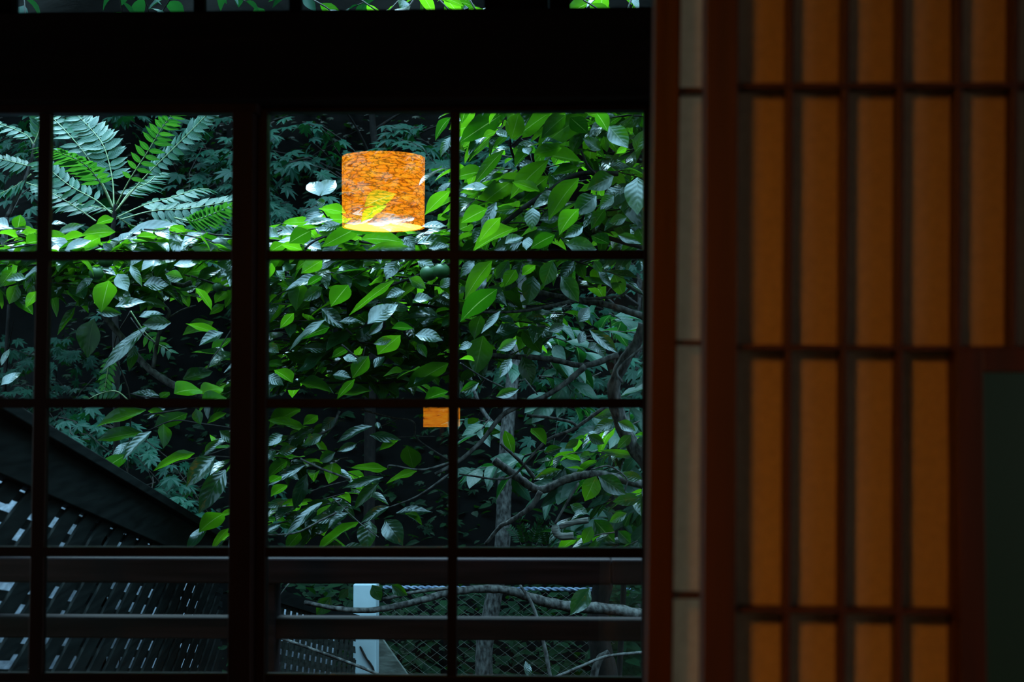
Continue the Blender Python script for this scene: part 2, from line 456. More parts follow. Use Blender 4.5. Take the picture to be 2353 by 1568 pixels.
# jamb at the right, plaster beyond it, wall left of the window
jx = on_y(1510, 900, YG).x
plain('trim_4', M['beam_wood'], [(jx + 0.03, jx + 0.13, YG - 0.05, YG + 0.08, 0.0, zt - 0.001)], bevel=0.002)
wr = jx + 0.131
wfx0, wfx1 = on_y(2190, 900, YG).x, 2.3
plain('wall_front', M['plaster'], [(wr, wfx0, YG, YG + 0.07, 0, zt - 0.001), (wfx1, 2.6, YG, YG + 0.07, 0, zt - 0.001), (wfx0, wfx1, YG, YG + 0.07, 0, 0.45), (wr, wfx0, YG + 0.001, YG + 0.07, 0, zt - 0.001), (1.601, 2.6, YG, YG + 0.07, zt - 0.001, zhead - 0.001),
                                   (-2.6, -1.22, YG, YG + 0.07, 0, zt - 0.001), (-1.22, wr, YG, YG + 0.07, 0, on_y(700, BOT + 38, YG).z)])
plain('trim_5', M['beam_wood'], [(on_y(1620, 10, YG).x, 1.6, YG - 0.001, YG + 0.05, zb + 0.001, zhead - 0.001), (-2.6, on_y(-565, 10, YG).x, YG, YG + 0.05, zb + 0.001, zhead - 0.001)])

w6 = empty('window_6', (wfx0, YG, 0.45)); tag(w6, kind='structure')
for nm, b in (('stile', (wfx0, wfx0 + .03, YG + .01, YG + .04, .45, zt)), ('stile', (wfx1 - .03, wfx1, YG + .01, YG + .04, .45, zt)), ('rail', (wfx0 + .03, wfx1 - .03, YG + .01, YG + .04, .45, .49)), ('rail', (wfx0 + .03, wfx1 - .03, YG + .01, YG + .04, zt - .04, zt))):
    mb = MB(); mb.box(*b); mb.build(nm, M['sash_wood'], w6)
mb = MB(); mb.box(wfx0 + .03, wfx1 - .03, YG + .022, YG + .026, .49, zt - .04); mb.build('frosted_pane', M['frosted'], w6)
# room shell
plain('floor', M['tatami'], [(-2.6, 2.6, -3.6, YG + 0.07, -0.06, 0)])
plain('ceiling', M['ceiling_wood'], [(-2.6, 2.6, -3.6, YG + 0.07, 2.62, 2.7)])
plain('wall_left', M['dark_plaster'], [(-2.68, -2.6, -3.6, 1.75, -0.06, 2.7), (-2.68, -2.6, 2.33, YG + 0.07, -0.06, 2.7), (-2.68, -2.6, 1.75, 2.33, -0.06, 0.6), (-2.68, -2.6, 1.75, 2.33, 2.0, 2.7)])
w7 = empty('added_window_7', (-2.64, 1.9, 0.6)); tag(w7, kind='structure')  # unseen window, added to light the shoji from behind
for nm, b in (('stile', (-2.66, -2.62, 1.75, 1.79, .6, 2.0)), ('stile', (-2.66, -2.62, 2.29, 2.33, .6, 2.0)), ('rail', (-2.66, -2.62, 1.79, 2.29, .6, .64)), ('rail', (-2.66, -2.62, 1.79, 2.29, 1.96, 2.0)), ('muntin', (-2.65, -2.63, 1.79, 2.29, 1.29, 1.31))):
    mb = MB(); mb.box(*b); mb.build(nm, M['sash_wood'], w7)
mb = MB(); mb.box(-2.643, -2.640, 1.78, 2.29, .63, 1.97); mb.build('frosted_pane', emit('added_pane_glow', (0.8, 0.95, 1.0), 11.0), w7)  # pane emits by itself, standing in for daylight from the left
plain('wall_right', M['plaster'], [(2.6, 2.68, 0.5, 1.75, -0.06, 2.7), (2.6, 2.68, 2.33, YG + 0.07, -0.06, 2.7), (2.6, 2.68, 1.75, 2.33, -0.06, 0.6), (2.6, 2.68, 1.75, 2.33, 2.0, 2.7), (2.6, 2.68, -3.6, -1.5, -0.06, 2.7), (2.6, 2.68, -1.5, 0.5, -0.06, 0.8), (2.6, 2.68, -1.5, 0.5, 2.0, 2.7)])
w9 = empty('added_window_9', (2.64, 2.0, 0.6)); tag(w9, kind='structure')  # added out of view to brighten the narrow strip of back paper
for nm, b in (('stile', (2.62, 2.66, 1.75, 1.79, .6, 2.0)), ('stile', (2.62, 2.66, 2.29, 2.33, .6, 2.0)), ('rail', (2.62, 2.66, 1.79, 2.29, .6, .64)), ('rail', (2.62, 2.66, 1.79, 2.29, 1.96, 2.0)), ('muntin', (2.63, 2.65, 1.79, 2.29, 1.29, 1.31))):
    mb = MB(); mb.box(*b); mb.build(nm, M['sash_wood'], w9)
mb = MB(); mb.box(2.641, 2.644, 1.78, 2.29, .63, 1.97); mb.build('frosted_pane', emit('added_strong_pane_glow', (0.8, 0.95, 1.0), 38.0), w9)  # strong emitter in place of daylight from the right
w8 = empty('added_window_8', (2.64, -0.5, 0.8)); tag(w8, kind='structure')  # unseen window added as soft fill on the room side of the shoji
for nm, b in (('stile', (2.62, 2.66, -1.5, -1.46, .8, 2.0)), ('stile', (2.62, 2.66, .46, .5, .8, 2.0)), ('rail', (2.62, 2.66, -1.46, .46, .8, .84)), ('rail', (2.62, 2.66, -1.46, .46, 1.96, 2.0)), ('muntin', (2.63, 2.65, -.51, -.49, .84, 1.96)), ('muntin', (2.631, 2.649, -1.46, .46, 1.39, 1.41))):
    mb = MB(); mb.box(*b); mb.build(nm, M['shoji_wood'], w8)
mb = MB(); mb.box(2.641, 2.644, -1.47, .47, .83, 1.97); mb.build('glow_panel', emit('added_paper_glow', (0.95, 0.95, 0.85), 1.05), w8)  # glowing sheet, lifts the lattice shadows on the paper
plain('wall_back', M['dark_plaster'], [(-2.68, 2.68, -3.68, -3.6, -0.06, 2.7)])
# roof eave outside
plain('trim_6', M['beam_wood'], [(-3.2, 3.2, YG + 0.071, 2.62, 2.62, 2.68)])
# head track above the shoji
YS = 1.25
plain('trim_7', M['shoji_wood'], [(-2.6, 2.6, YS - 0.01, YS + 0.10, 2.08, 2.18)])
plain('trim_8', M['dark_plaster'], [(-2.6, 2.6, YS + 0.01, YS + 0.07, 2.18, 2.62)])
plain('trim_9', M['shoji_wood'], [(-2.6, 2.6, YS - 0.01, YS + 0.10, 0.0, 0.03)])

# ------------------------------------------------------------------ shoji
def shoji(name, label, yf, th, x_left, x_right, stile_w, vxs, hys, inset=None, paper='paper'):
    """lattice on the room side, paper glued to the far side"""
    zb_, zt_ = 0.03, 2.08
    p = on_y(x_left(900), 900, yf)
    r = empty(name, (p.x, yf, zb_))
    tag(r, label, 'shoji screen', 'sliding shoji screens')
    def X(px): return on_y(px, 900, yf).x
    def Z(py): return on_y(1700, py, yf).z
    def vbar(f, w, nm, z0, z1, y0, t):
        py0 = 911 - (z1 - 1.35) * F / yf; py1 = 911 - (z0 - 1.35) * F / yf
        mb = MB()
        a = [Vector((on_y(f(py0) - w / 2, py0, yf).x, y0, z1)), Vector((on_y(f(py0) + w / 2, py0, yf).x, y0, z1)),
             Vector((on_y(f(py1) + w / 2, py1, yf).x, y0, z0)), Vector((on_y(f(py1) - w / 2, py1, yf).x, y0, z0))]
        mb.hexa(a, [q + Vector((0, t, 0)) for q in a])
        return mb.build(nm, M['shoji_wood'], r, bevel=0.001)
    vbar(x_left, stile_w, 'stile', zb_, zt_, yf, th)
    vbar(x_right, stile_w, 'stile', zb_, zt_, yf, th)
    xa = on_y(x_left(900), 900, yf).x; xb = on_y(x_right(900), 900, yf).x
    for z0, z1 in ((zb_, zb_ + 0.09), (zt_ - 0.05, zt_)):
        mb = MB(); mb.box(xa + .008, xb - .008, yf + 0.001, yf + th - 0.001, z0, z1); mb.build('rail', M['shoji_wood'], r, bevel=0.001)
    izt = None
    if inset: izt = Z(inset[1])
    for f in vxs:
        z0 = zb_ + 0.09
        if inset and f(900) > inset[0]: z0 = izt
        vbar(f, 17, 'lattice_upright', z0, zt_ - 0.05, yf + 0.013, 0.019)
    for y0_, y1_ in hys:
        xe = xb
        if inset and y0_ > inset[1]: xe = X(inset[0])
        mb = MB()
        za = on_y(1700, y0_, yf).z; zc = on_y(2250, y1_, yf).z
        hx = 0.0022
        slope = (zc - za) / (on_y(2250, y1_, yf).x - on_y(1700, y0_, yf).x)
        zA = za + slope * (xa - on_y(1700, y0_, yf).x); zB = za + slope * (xe - on_y(1700, y0_, yf).x)
        a = [Vector((xa, yf + 0.0115, zA + hx)), Vector((xe, yf + 0.0115, zB + hx)), Vector((xe, yf + 0.0115, zB - hx)), Vector((xa, yf + 0.0115, zA - hx))]
        mb.hexa(a, [q + Vector((0, 0.0205, 0)) for q in a])
        mb.build('lattice_crossbar', M['shoji_wood'], r, bevel=0.0005)
    mb = MB()
    if inset:
        mb.box(xa, xb, yf + 0.0322, yf + 0.0327, izt, zt_)
        mb.box(xa, X(inset[0]), yf + 0.0322, yf + 0.0327, zb_ + 0.08, izt)
    else:
        mb.box(xa, xb, yf + 0.0322, yf + 0.0327, zb_ + 0.05, zt_ - 0.02)
    mb.build('paper', M[paper], r)
    if inset:
        xi = X(inset[0])
        mb = MB()
        w = X(2231 + 31) - X(2231 - 31)
        mb.box(X(2200), X(2262), yf + 0.002, yf + th - 0.002, zb_ + 0.05, izt)
        mb.box(X(2262), xb, yf + 0.002, yf + th - 0.002, Z(inset[1] + 54), izt)
        mb.build('inner_frame', M['shoji_wood'], r, bevel=0.001)
        mb = MB(); mb.box(X(2255), xb, yf + 0.012, yf + 0.015, zb_ + 0.05, Z(inset[1] + 50))
        o = mb.build('pane', M['glass'], r); o['label'] = 'clear glass pane showing the green plaster beyond'
    return r

YF = YS
YB = YS + 0.041
shoji('shoji_screen', 'brown shoji screen nearest, with amber lamplight on its tall narrow paper cells', YF, 0.038,
      lambda y: 1659 - (y - 184) * 0.0050, lambda y: 2353 + 600, 75,
      [lambda y: 1821 - (y - 190) * 0.006, lambda y: 1950 - (y - 190) * 0.006, lambda y: 2078 - (y - 190) * 0.003,
       lambda y: 2213 - (y - 190) * 0.005, lambda y: 2344 - (y - 190) * 0.006, lambda y: 2476, lambda y: 2606, lambda y: 2738, lambda y: 2868],
      [(-420, -427), (190, 188), (797, 800), (1408, 1414)], inset=(2231, 802))
shoji('shoji_screen', 'shoji screen slid behind the nearer one, showing one narrow grey paper strip', YB, 0.038,
      lambda y: 1532 - (y - 184) * 0.013, lambda y: 2353 + 500, 60,
      [lambda y: 1715, lambda y: 1845, lambda y: 1975, lambda y: 2105, lambda y: 2235, lambda y: 2365, lambda y: 2495, lambda y: 2625, lambda y: 2750],
      [(-385, -390), (200, 199), (787, 789), (1376, 1380)], inset=(2231, 802), paper='thin_paper')

# ------------------------------------------------------------------ lamps (seen mirrored in the glass)
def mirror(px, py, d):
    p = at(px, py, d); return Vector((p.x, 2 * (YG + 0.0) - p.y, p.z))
def cyl(mb, cx, cy, z0, z1, r, n=64, cap=False, r2=None):
    r2 = r if r2 is None else r2
    vs = []; fs = []
    for k in range(n):
        a = 2 * math.pi * k / n
        vs.append((cx + r * math.cos(a), cy + r * math.sin(a), z0)); vs.append((cx + r2 * math.cos(a), cy + r2 * math.sin(a), z1))
    for k in range(n):
        j = (k + 1) % n
        fs.append((2 * k, 2 * j, 2 * j + 1, 2 * k + 1))
    if cap:
        fs.append(tuple(2 * k for k in range(n - 1, -1, -1))); fs.append(tuple(2 * k + 1 for k in range(n)))
    mb.add(vs, fs)
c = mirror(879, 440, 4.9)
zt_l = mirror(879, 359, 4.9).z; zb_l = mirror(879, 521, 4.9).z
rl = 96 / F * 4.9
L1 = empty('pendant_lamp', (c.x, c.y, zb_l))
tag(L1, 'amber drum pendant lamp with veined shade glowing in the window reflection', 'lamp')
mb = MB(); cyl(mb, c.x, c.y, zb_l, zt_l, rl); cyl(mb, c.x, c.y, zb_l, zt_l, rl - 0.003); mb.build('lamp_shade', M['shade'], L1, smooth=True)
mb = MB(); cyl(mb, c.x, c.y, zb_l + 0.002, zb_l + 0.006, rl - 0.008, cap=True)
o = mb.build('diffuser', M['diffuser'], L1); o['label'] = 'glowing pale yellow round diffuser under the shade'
mb = MB(); mb.tube([(c.x, c.y, zt_l - 0.02), (c.x, c.y, 2.6)], 0.003); mb.tube([(c.x - rl + .002, c.y, zt_l - .01), (c.x + rl - .002, c.y, zt_l - .01)], 0.002); mb.build('cord', M['cord'], L1)
mb = MB(); cyl(mb, c.x, c.y, 2.59, 2.62, 0.05, cap=True); mb.build('ceiling_rose', M['cord'], L1)

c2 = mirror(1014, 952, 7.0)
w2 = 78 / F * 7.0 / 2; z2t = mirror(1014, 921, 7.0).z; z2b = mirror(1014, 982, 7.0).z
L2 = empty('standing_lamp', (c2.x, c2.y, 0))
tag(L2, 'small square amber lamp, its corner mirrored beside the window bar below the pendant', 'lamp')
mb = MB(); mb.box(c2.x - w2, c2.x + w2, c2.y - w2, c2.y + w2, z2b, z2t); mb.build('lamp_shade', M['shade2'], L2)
mb = MB(); mb.tube([(c2.x, c2.y, 0.03), (c2.x, c2.y, z2b)], 0.01); mb.build('pole', M['cord'], L2)
mb = MB(); cyl(mb, c2.x, c2.y, 0.0, 0.03, 0.11, cap=True); mb.build('base', M['cord'], L2)

# ------------------------------------------------------------------ railing outside
YR = 2.95
rr = empty('balcony_railing', on_y(600, 2600, YR)); rr.location.z = 0.0
tag(rr, 'dark brown timber balcony railing with two long rails just outside the glass', 'railing')
def hrail(y0, y1, yf, th, x0=-700, x1=1900, dy=0, nm='rail', dx=0):
    a = on_y(600, y0, yf).z; b = on_y(600, y1, yf).z
    mb = MB(); mb.box(on_y(x0, 1300, yf).x, on_y(x1, 1300, yf).x, yf, yf + th, b, a)
    return mb.build(nm, M['rail_wood'], rr, bevel=0.004)
hrail(1283, 1342, YR, 0.07, -700, 1404, nm='rail')
hrail(1283, 1342, YR, 0.07, 1405, 2000, nm='rail')
hrail(1421, 1470, YR + 0.012, 0.045, nm='rail')
hrail(1568, 1600, YR + 0.012, 0.045, nm='rail')
for px in (596, -600, 1800):
    mb = MB(); x = on_y(px, 1400, YR).x
    mb.box(x - 0.032, x + 0.032, YR + 0.003, YR + 0.067, 0.02, on_y(600, 1341, YR).z); mb.build('post', M['rail_wood'], rr, bevel=0.003)
plain('trim_10', M['rail_wood'], [(-2.6, 2.6, YG + 0.075, YR + 0.15, -0.05, 0.02)])

# ------------------------------------------------------------------ lattice fence running away from the house
K = 3133.0
def fd(x): return K / (1008.0 - x)
def FP(s, h):
    """point on the fence plane: s = depth from camera, h = drop below the fence's top line"""
    x = 1008 - K / s
    ytop = 1530 - (1008 - x) * 0.5605
    p = at(x, ytop, s)
    return Vector((p.x, p.y, p.z - h))
fa, fb = 2.98, 6.35
lf = empty('lattice_fence', FP(4.0, 2.4))
tag(lf, 'dark diagonal lattice fence sloping down behind a wide top board at lower left', 'fence')
udir = (FP(5, 0) - FP(4, 0)).normalized()
out_n = udir.cross(Vector((0, 0, 1))).normalized()        # towards the right (the camera side)
mb = MB()
a = [FP(fa, -0.0), FP(fb, -0.0), FP(fb, 0.125), FP(fa, 0.125)]
mb.hexa([p + out_n * 0.02 for p in a], [p - out_n * 0.02 for p in a]); mb.build('top_board', M['fence_wood'], lf, bevel=0.003)
mb = MB()
a = [FP(fa, -0.03), FP(fb, -0.03), FP(fb, 0.0), FP(fa, 0.0)]
mb.hexa([p + out_n * 0.045 for p in a], [p - out_n * 0.045 for p in a]); mb.build('cap', M['fence_wood'], lf, bevel=0.003)
# along-slope slats and crossing slats
def PP(s, h, off): return FP(s, h) + out_n * off
mb = MB()
pitch_h = 0.058
hh = 0.135
while hh < 1.5:
    a = [PP(fa, hh, -0.004), PP(fb, hh, -0.004), PP(fb, hh + pitch_h * 0.42, -0.004), PP(fa, hh + pitch_h * 0.42, -0.004)]
    mb.hexa(a, [p - out_n * 0.008 for p in a]); hh += pitch_h
mb.build('sloping_slats', M['fence_wood'], lf)
mb = MB()
ds_dh = 0.11 / 0.055        # crossing slats come nearer as they go down
s = fa
while s < fb + 3.4:
    h0, h1 = 0.12, 1.5
    def clip(sv):
        # points along h for edge start sv
        pts = []
        return [(sv - (h - 0.12) * ds_dh, h) for h in (h0, h1)]
    for q in range(24):
        ha = h0 + (h1 - h0) * q / 24; hb = h0 + (h1 - h0) * (q + 1) / 24
        sa = s - (ha - .12) * ds_dh; sb = s - (hb - .12) * ds_dh
        w = 0.118
        if sb < fa or sa + w > fb: continue
        a = [PP(sa, ha, 0.006), PP(sa + w, ha, 0.006), PP(sb + w, hb, 0.006), PP(sb, hb, 0.006)]
        mb.hexa(a, [p - out_n * 0.008 for p in a])
    s += 0.178
mb.build('crossing_slats', M['fence_wood'], lf)
pb = MB()  # pale backing, added so the lattice gaps look bright
a = [PP(fa, -0.12, -0.32), PP(fb * 1.25, -0.12, -0.32), PP(fb * 1.25, 1.6, -0.32), PP(fa, 1.6, -0.32)]
pb.hexa(a, [p - out_n * 0.02 for p in a])
o = pb.build('gap_backing', M['backing_tone']); 
tag(o, 'pale grey backing added behind the lattice fence to brighten its gaps', 'board')
for s_ in (fa + .05, 4.2, 5.4, fb - .05):
    mb = MB(); p = FP(s_, 0.1)
    q = p - out_n * 0.06
    mb.beam(q, q + Vector((0, 0, -2.6)), out_n, 0.07, 0.07); mb.build('post', M['fence_wood'], lf)

# second, finer lattice further off
lf2 = empty('lattice_fence', at(720, 2000, 7.0))
tag(lf2, 'finer grey lattice fence ending at the white post', 'fence')
A2, B2 = at(600, 1365, 6.3), at(818, 1432, 7.5)
A2b = Vector((A2.x, A2.y, A2.z - 1.4)); B2b = Vector((B2.x, B2.y, B2.z - 1.4))
u2 = (B2 - A2); n2 = u2.cross(Vector((0, 0, 1))).normalized()
def P2(u, v, off=0.0): return A2 + u2 * u + Vector((0, 0, -v)) + n2 * off
mb = MB()
for i in range(22):
    h0 = i * 0.062
    a = [P2(0, h0, -.003), P2(1, h0, -.003), P2(1, h0 + 0.036, -.0005), P2(0, h0 + 0.036, -.0005)]
    mb.hexa(a, [p - n2 * 0.003 for p in a])
mb.build('sloping_slats', M['lattice_wood'], lf2)
mb = MB()
for i in range(-6, 20):
    u0 = i / 17.0; w = 0.036; le = 0.30
    k = 14
    for q in range(k):
        ua = u0 + le * (1 - q / k); ub = u0 + le * (1 - (q + 1) / k)
        if ub < 0 or ua + w > 1: continue
        va, vb_ = 1.36 * q / k, 1.36 * (q + 1) / k
        a = [P2(ua, va, .003), P2(ua + w, va, .003), P2(ub + w, vb_, .003), P2(ub, vb_, .003)]
        mb.hexa(a, [p - n2 * 0.003 for p in a])
mb.build('crossing_slats', M['lattice_wood'], lf2)
mb = MB(); a = [P2(0, -0.04, .02), P2(1, -0.04, .02), P2(1, 0.02, .02), P2(0, 0.02, .02)]
mb.hexa(a, [p - n2 * 0.04 for p in a]); mb.build('cap', M['fence_wood'], lf2)

pb2 = MB(); a = [P2(0.0, 0.0, -.12), P2(1, 0.0, -.12), P2(1, 1.36, -.12), P2(0.0, 1.36, -.12)]  # second added backing, brightens the gaps of the finer lattice
pb2.hexa(a, [p - n2 * 0.02 for p in a])
tag(pb2.build('gap_backing', M['backing_tone']), 'pale backing added to brighten the finer lattice gaps left of the white post', 'board')
# white post
wp = empty('white_post', at(842, 2100, 7.6))
tag(wp, 'pale blue white square post standing between lattice and wire fence', 'post')
mb = MB(); p = at(842, 1340, 7.6)
hw = 26.5 / F * 7.6
mb.box(p.x - hw, p.x + hw, p.y - hw, p.y + hw, -1.4, p.z); mb.build('shaft', M['white_paint'], wp, bevel=0.006)
mb = MB(); mb.tube(catmull([Vector((at(832, 1480, 7.6).x, p.y - hw - .006, at(832, 1480, 7.6).z)), Vector((at(845, 1510, 7.6).x, p.y - hw - .006, at(845, 1505, 7.6).z)), Vector((at(862, 1530, 7.6).x, p.y - hw - .006, at(862, 1530, 7.6).z)), Vector((at(868, 1560, 7.6).x, p.y - hw - .006, at(866, 1575, 7.6).z))]), 0.006, 5, .3)
tag(mb.build('dry_vine', M['bark_dark']), 'thin dry vine clinging to the white post', 'vine')
# slanting plank
mb = MB()
a0, a1 = at(850, 1470, 7.75), at(935, 1590, 7.75)
mb.beam(a0, a1, (0, 1, 0), 0.12, 0.03)
tag(mb.build('weathered_plank', M['plank'], bevel=0.003), 'grey weathered plank leaning beside the white post', 'plank')

# chain link
YC = 8.0
cf = empty('wire_fence', on_y(1200, 2100, YC))
tag(cf, 'diamond mesh wire fence with a twisted top cable, right of the white post', 'fence')
x0c = on_y(880, 1400, YC).x; x1c = on_y(1620, 1400, YC).x
z1c = on_y(1200, 1362, YC).z; z0c = z1c - 1.1
mb = MB(); dxm, dzm = 0.038, 0.028
n_w = int((x1c - x0c) / dxm); rowsn = int((z1c - z0c) / dzm)
for i in range(n_w):
    pts = [Vector((x0c + (i + (j + i) % 2) * dxm, YC + (0.002 if j % 2 else -0.002) * (1 if i % 2 else -1), z1c - j * dzm)) for j in range(rowsn + 1)]
    mb.tube(pts, 0.0012, 4, 0, False)
mb.build('wire_mesh', M['wire'], cf)
mb = MB()
ca, cb_ = on_y(1190, 1354, YC), on_y(1620, 1358, YC)
ca = on_y(880, 1350, YC)
for ph in (0, math.pi):
    pts = [ca.lerp(cb_, t / 260) + Vector((0, math.cos(t * .55 + ph) * .006, math.sin(t * .55 + ph) * .006)) for t in range(261)]
    mb.tube(pts, 0.006, 5)
mb.build('top_cable', M['cable'], cf)
for px in (1590,):
    mb = MB(); q = on_y(px, 1350, YC); cyl(mb, q.x, q.y + .03, -1.4, q.z + 0.03, 0.03, 16, True); mb.build('post', M['wire'], cf)

# ------------------------------------------------------------------ terrain
def gz(x, y):
    base = -1.45
    if y > 8.2: base += (y - 8.2) * 0.95 + 0.10 * (y - 8.2) ** 1.3 * 0.6
    return base + 0.16 * math.sin(x * 1.3 + y * .9) + 0.1 * math.sin(x * 3.1 - y * 2.2)
mb = MB(); nx, ny = 60, 70
vs = []; fs = []
for j in range(ny):
    for i in range(nx):
        x = -12 + 24 * i / (nx - 1); y = 2.5 + 17 * j / (ny - 1); vs.append((x, y, gz(x, y)))
for j in range(ny - 1):
    for i in range(nx - 1):
        a = j * nx + i; fs.append((a, a + 1, a + nx + 1, a + nx))
mb.add(vs, fs)
o = mb.build('hillside', M['soil'], smooth=True); tag(o, kind='structure')
mb = MB(); mb.box(-3, 3, 2.47, 2.52, -1.7, 0.0); 
o = mb.build('foundation', M['dark_plaster']); tag(o, kind='structure')

# ------------------------------------------------------------------ leaves
def frame_of(a, n):
    a = a.normalized(); n = (n - a * n.dot(a))
    if n.length < 1e-4: n = a.orthogonal()
    n.normalize(); return a, n, a.cross(n)

def big_leaf(mb, base, axis, nrm, L, wd, curl=0.25, fold=0.18, wav=0.04, rnd=None, ns=9, prof=0):
    a, n, b = frame_of(axis, nrm)
    vs = []; uv = []
    ph = rng.random() * 6.28
    tw = rng.uniform(-0.35, 0.35)
    cur = Vector(base); d = a.copy()
    ang = 0
    cols = (-1, -0.55, 0, 0.55, 1)
    for i in range(ns + 1):
        t = i / ns
        if t < 0.07: hw = 0.012 * L
        else:
            q = (t - 0.07) / 0.93
            if prof == 0:
                hw = wd / 2 * (math.sin(math.pi * min(1, q ** 0.8)) ** 0.75) * (1 - 0.22 * q)
                if q > 0.86: hw = min(hw, wd / 2 * (1 - q) * 2.1)
            else:
                hw = wd / 2 * (math.sin(math.pi * min(1, q ** 0.6)) ** 0.7)
                if q > 0.8: hw = min(hw, wd / 2 * (1 - q) * 1.9)
            hw = max(hw, 0.002 * L)
        an = tw * t
        bb = b * math.cos(an) + n * math.sin(an)
        nn = n * math.cos(an) - b * math.sin(an)
        cc = curl * (t * t) * L
        p = Vector(base) + a * (L * t * (1 - 0.12 * abs(curl) * t)) - n * cc
        for c_ in cols:
            ed = abs(c_)
            z = fold * ed * hw + wav * L * 0.5 * ed * math.sin(t * 9 + ph + c_ * 1.5) * (hw / (wd / 2 + 1e-6))
            vs.append(p + bb * (c_ * hw) + nn * z)
            uv.append((t, c_))
    k = len(cols); fs = []
    for i in range(ns):
        for j in range(k - 1):
            fs.append((i * k + j, i * k + j + 1, (i + 1) * k + j + 1, (i + 1) * k + j))
    mb.add(vs, fs, uv, rng.random() if rnd is None else rnd)

DES = {'s': Vector((0.0, -0.78, 0.62)), 'g': Vector((0.0, 0.62, 0.78)), 'd': Vector((0.05, -0.97, 0.12)), 'G': Vector((0.0, 0.35, 0.9))}
def hand_leaf(mb, bx, by, tx, ty, w, kind, d, rnd=None):
    p = at(bx, by, d); q = at(tx, ty, d)
    v = q - p; L2 = v.length
    n = DES[kind] + Vector((rng.uniform(-.25, .25), rng.uniform(-.2, .2), rng.uniform(-.15, .15)))
    n.normalize()
    # lean the axis in depth so that it lies across the wanted normal, within reason
    dy = 0.0
    if abs(n.y) > 0.2:
        dy = -(v.x * n.x + v.z * n.z) / n.y
        dy = max(-0.55 * L2, min(0.55 * L2, dy))
    ax = Vector((v.x, v.y + dy, v.z))
    a, nn, b = frame_of(ax, n)
    perp = Vector((-v.z, 0, v.x)).normalized()
    fac = abs(b.dot(perp))
    pxs = d / F
    wd = w * pxs * 1.32 / max(0.5, fac)
    L = ax.length * 1.06
    big_leaf(mb, p, ax, nn, L, min(wd, L * 0.75), rng.uniform(-.02, .3), rng.uniform(.1, .5), .06, rnd)

LEAVES = {}
LEAVES['A'] = """265 533 192 535 24 g|261 502 222 513 18 g|295 535 395 512 34 s|360 550 462 537 26 g|362 545 315 542 14 g|342 560 428 572 24 G|205 573 140 565 24 g|118 515 150 508 18 s|130 540 190 518 20 s|40 530 55 495 30 g|42 545 0 530 24 g|85 545 40 530 24 g|85 570 12 568 20 s|270 560 300 530 24 s|280 570 340 572 18 s|258 575 235 560 20 d|150 575 200 545 22 s|60 560 118 552 20 g|20 520 -30 505 22 s|395 575 330 575 20 s|400 560 440 575 18 s|230 545 180 560 22 g|310 560 250 548 24 s|130 560 90 575 20 s|30 590 -20 575 20 g"""
LEAVES['B'] = """270 630 300 668 28 s|330 655 382 648 26 s|375 660 412 682 22 s|452 660 412 675 20 s|250 645 220 705 45 G|216 733 192 820 50 d|337 752 255 838 26 s|310 795 291 845 20 g|393 742 330 745 28 d|320 728 370 715 18 s|490 740 412 765 22 g|508 768 440 745 16 g|513 765 465 790 24 s|450 662 483 703 40 G|215 690 172 700 30 G|172 707 120 758 12 g|222 715 275 718 20 d|265 705 328 688 20 s|155 650 115 690 26 s|215 640 172 668 18 s|40 655 25 697 32 d|83 620 47 662 14 g|83 670 55 698 18 g|3 885 35 850 20 s|3 840 10 800 14 s|420 872 498 852 26 g|400 905 478 880 38 g|458 905 527 880 30 g|465 930 530 900 26 g|368 915 393 900 18 g|365 910 305 900 16 s|400 610 455 600 22 s|455 640 500 612 30 s|500 640 530 600 34 s|480 620 430 625 18 g|520 670 490 690 20 g|350 610 300 615 20 g|420 640 380 630 24 d|170 610 130 640 20 g|215 610 180 640 18 d|120 600 160 625 20 s|70 600 20 620 18 g|30 620 -5 650 22 g|60 640 10 640 18 s|330 690 380 700 18 d|300 610 330 650 16 s|500 600 545 620 22 s|440 600 410 630 22 g|380 600 350 630 18 g|515 700 480 720 14 g|100 610 60 640 14 s"""
LEAVES['C'] = """335 942 217 970 26 g|325 993 228 1010 24 g|348 992 293 1045 22 s|290 1045 215 1083 26 g|430 950 345 982 26 g|375 975 372 1025 28 G|447 1042 350 1063 20 g|495 1050 435 1108 38 s|518 1080 470 1165 42 s|480 1208 432 1255 22 s|515 1180 450 1212 28 G|300 1015 262 1045 14 s|450 940 460 975 34 d|520 950 475 965 12 g|35 975 62 940 14 g|35 975 0 955 14 g|505 990 540 1020 20 d|380 940 345 958 18 s|470 1040 500 1010 16 d|525 1215 480 1255 14 g|340 945 380 950 14 g"""
LEAVES['D'] = """734 450 705 403 32 s|737 450 765 405 34 s|737 455 740 478 22 s|1035 438 973 478 20 g|1035 420 1000 445 14 s|838 475 910 440 28 g|830 510 890 460 18 g|845 515 925 497 26 s|925 510 950 493 22 s|810 492 895 488 22 s|795 490 738 475 20 g|800 505 705 500 24 g|765 505 703 518 16 s|782 515 735 528 22 s|830 520 740 560 28 g|830 545 770 573 32 g|830 550 935 545 32 g|685 535 616 530 22 s|715 530 662 548 26 g|695 575 650 560 34 g|655 560 617 572 22 g|930 545 955 568 30 s|960 560 1035 535 24 s|845 575 940 560 24 d|985 570 1030 565 18 s|970 520 1025 520 20 s|1005 505 1035 492 16 g|900 515 960 520 20 s|860 500 800 512 18 s|745 490 705 505 18 s|870 530 800 530 20 g|900 560 960 575 24 s|1030 550 980 545 20 g|780 560 735 575 20 d|610 545 560 560 22 g|640 545 600 520 18 s|700 560 740 575 22 s"""
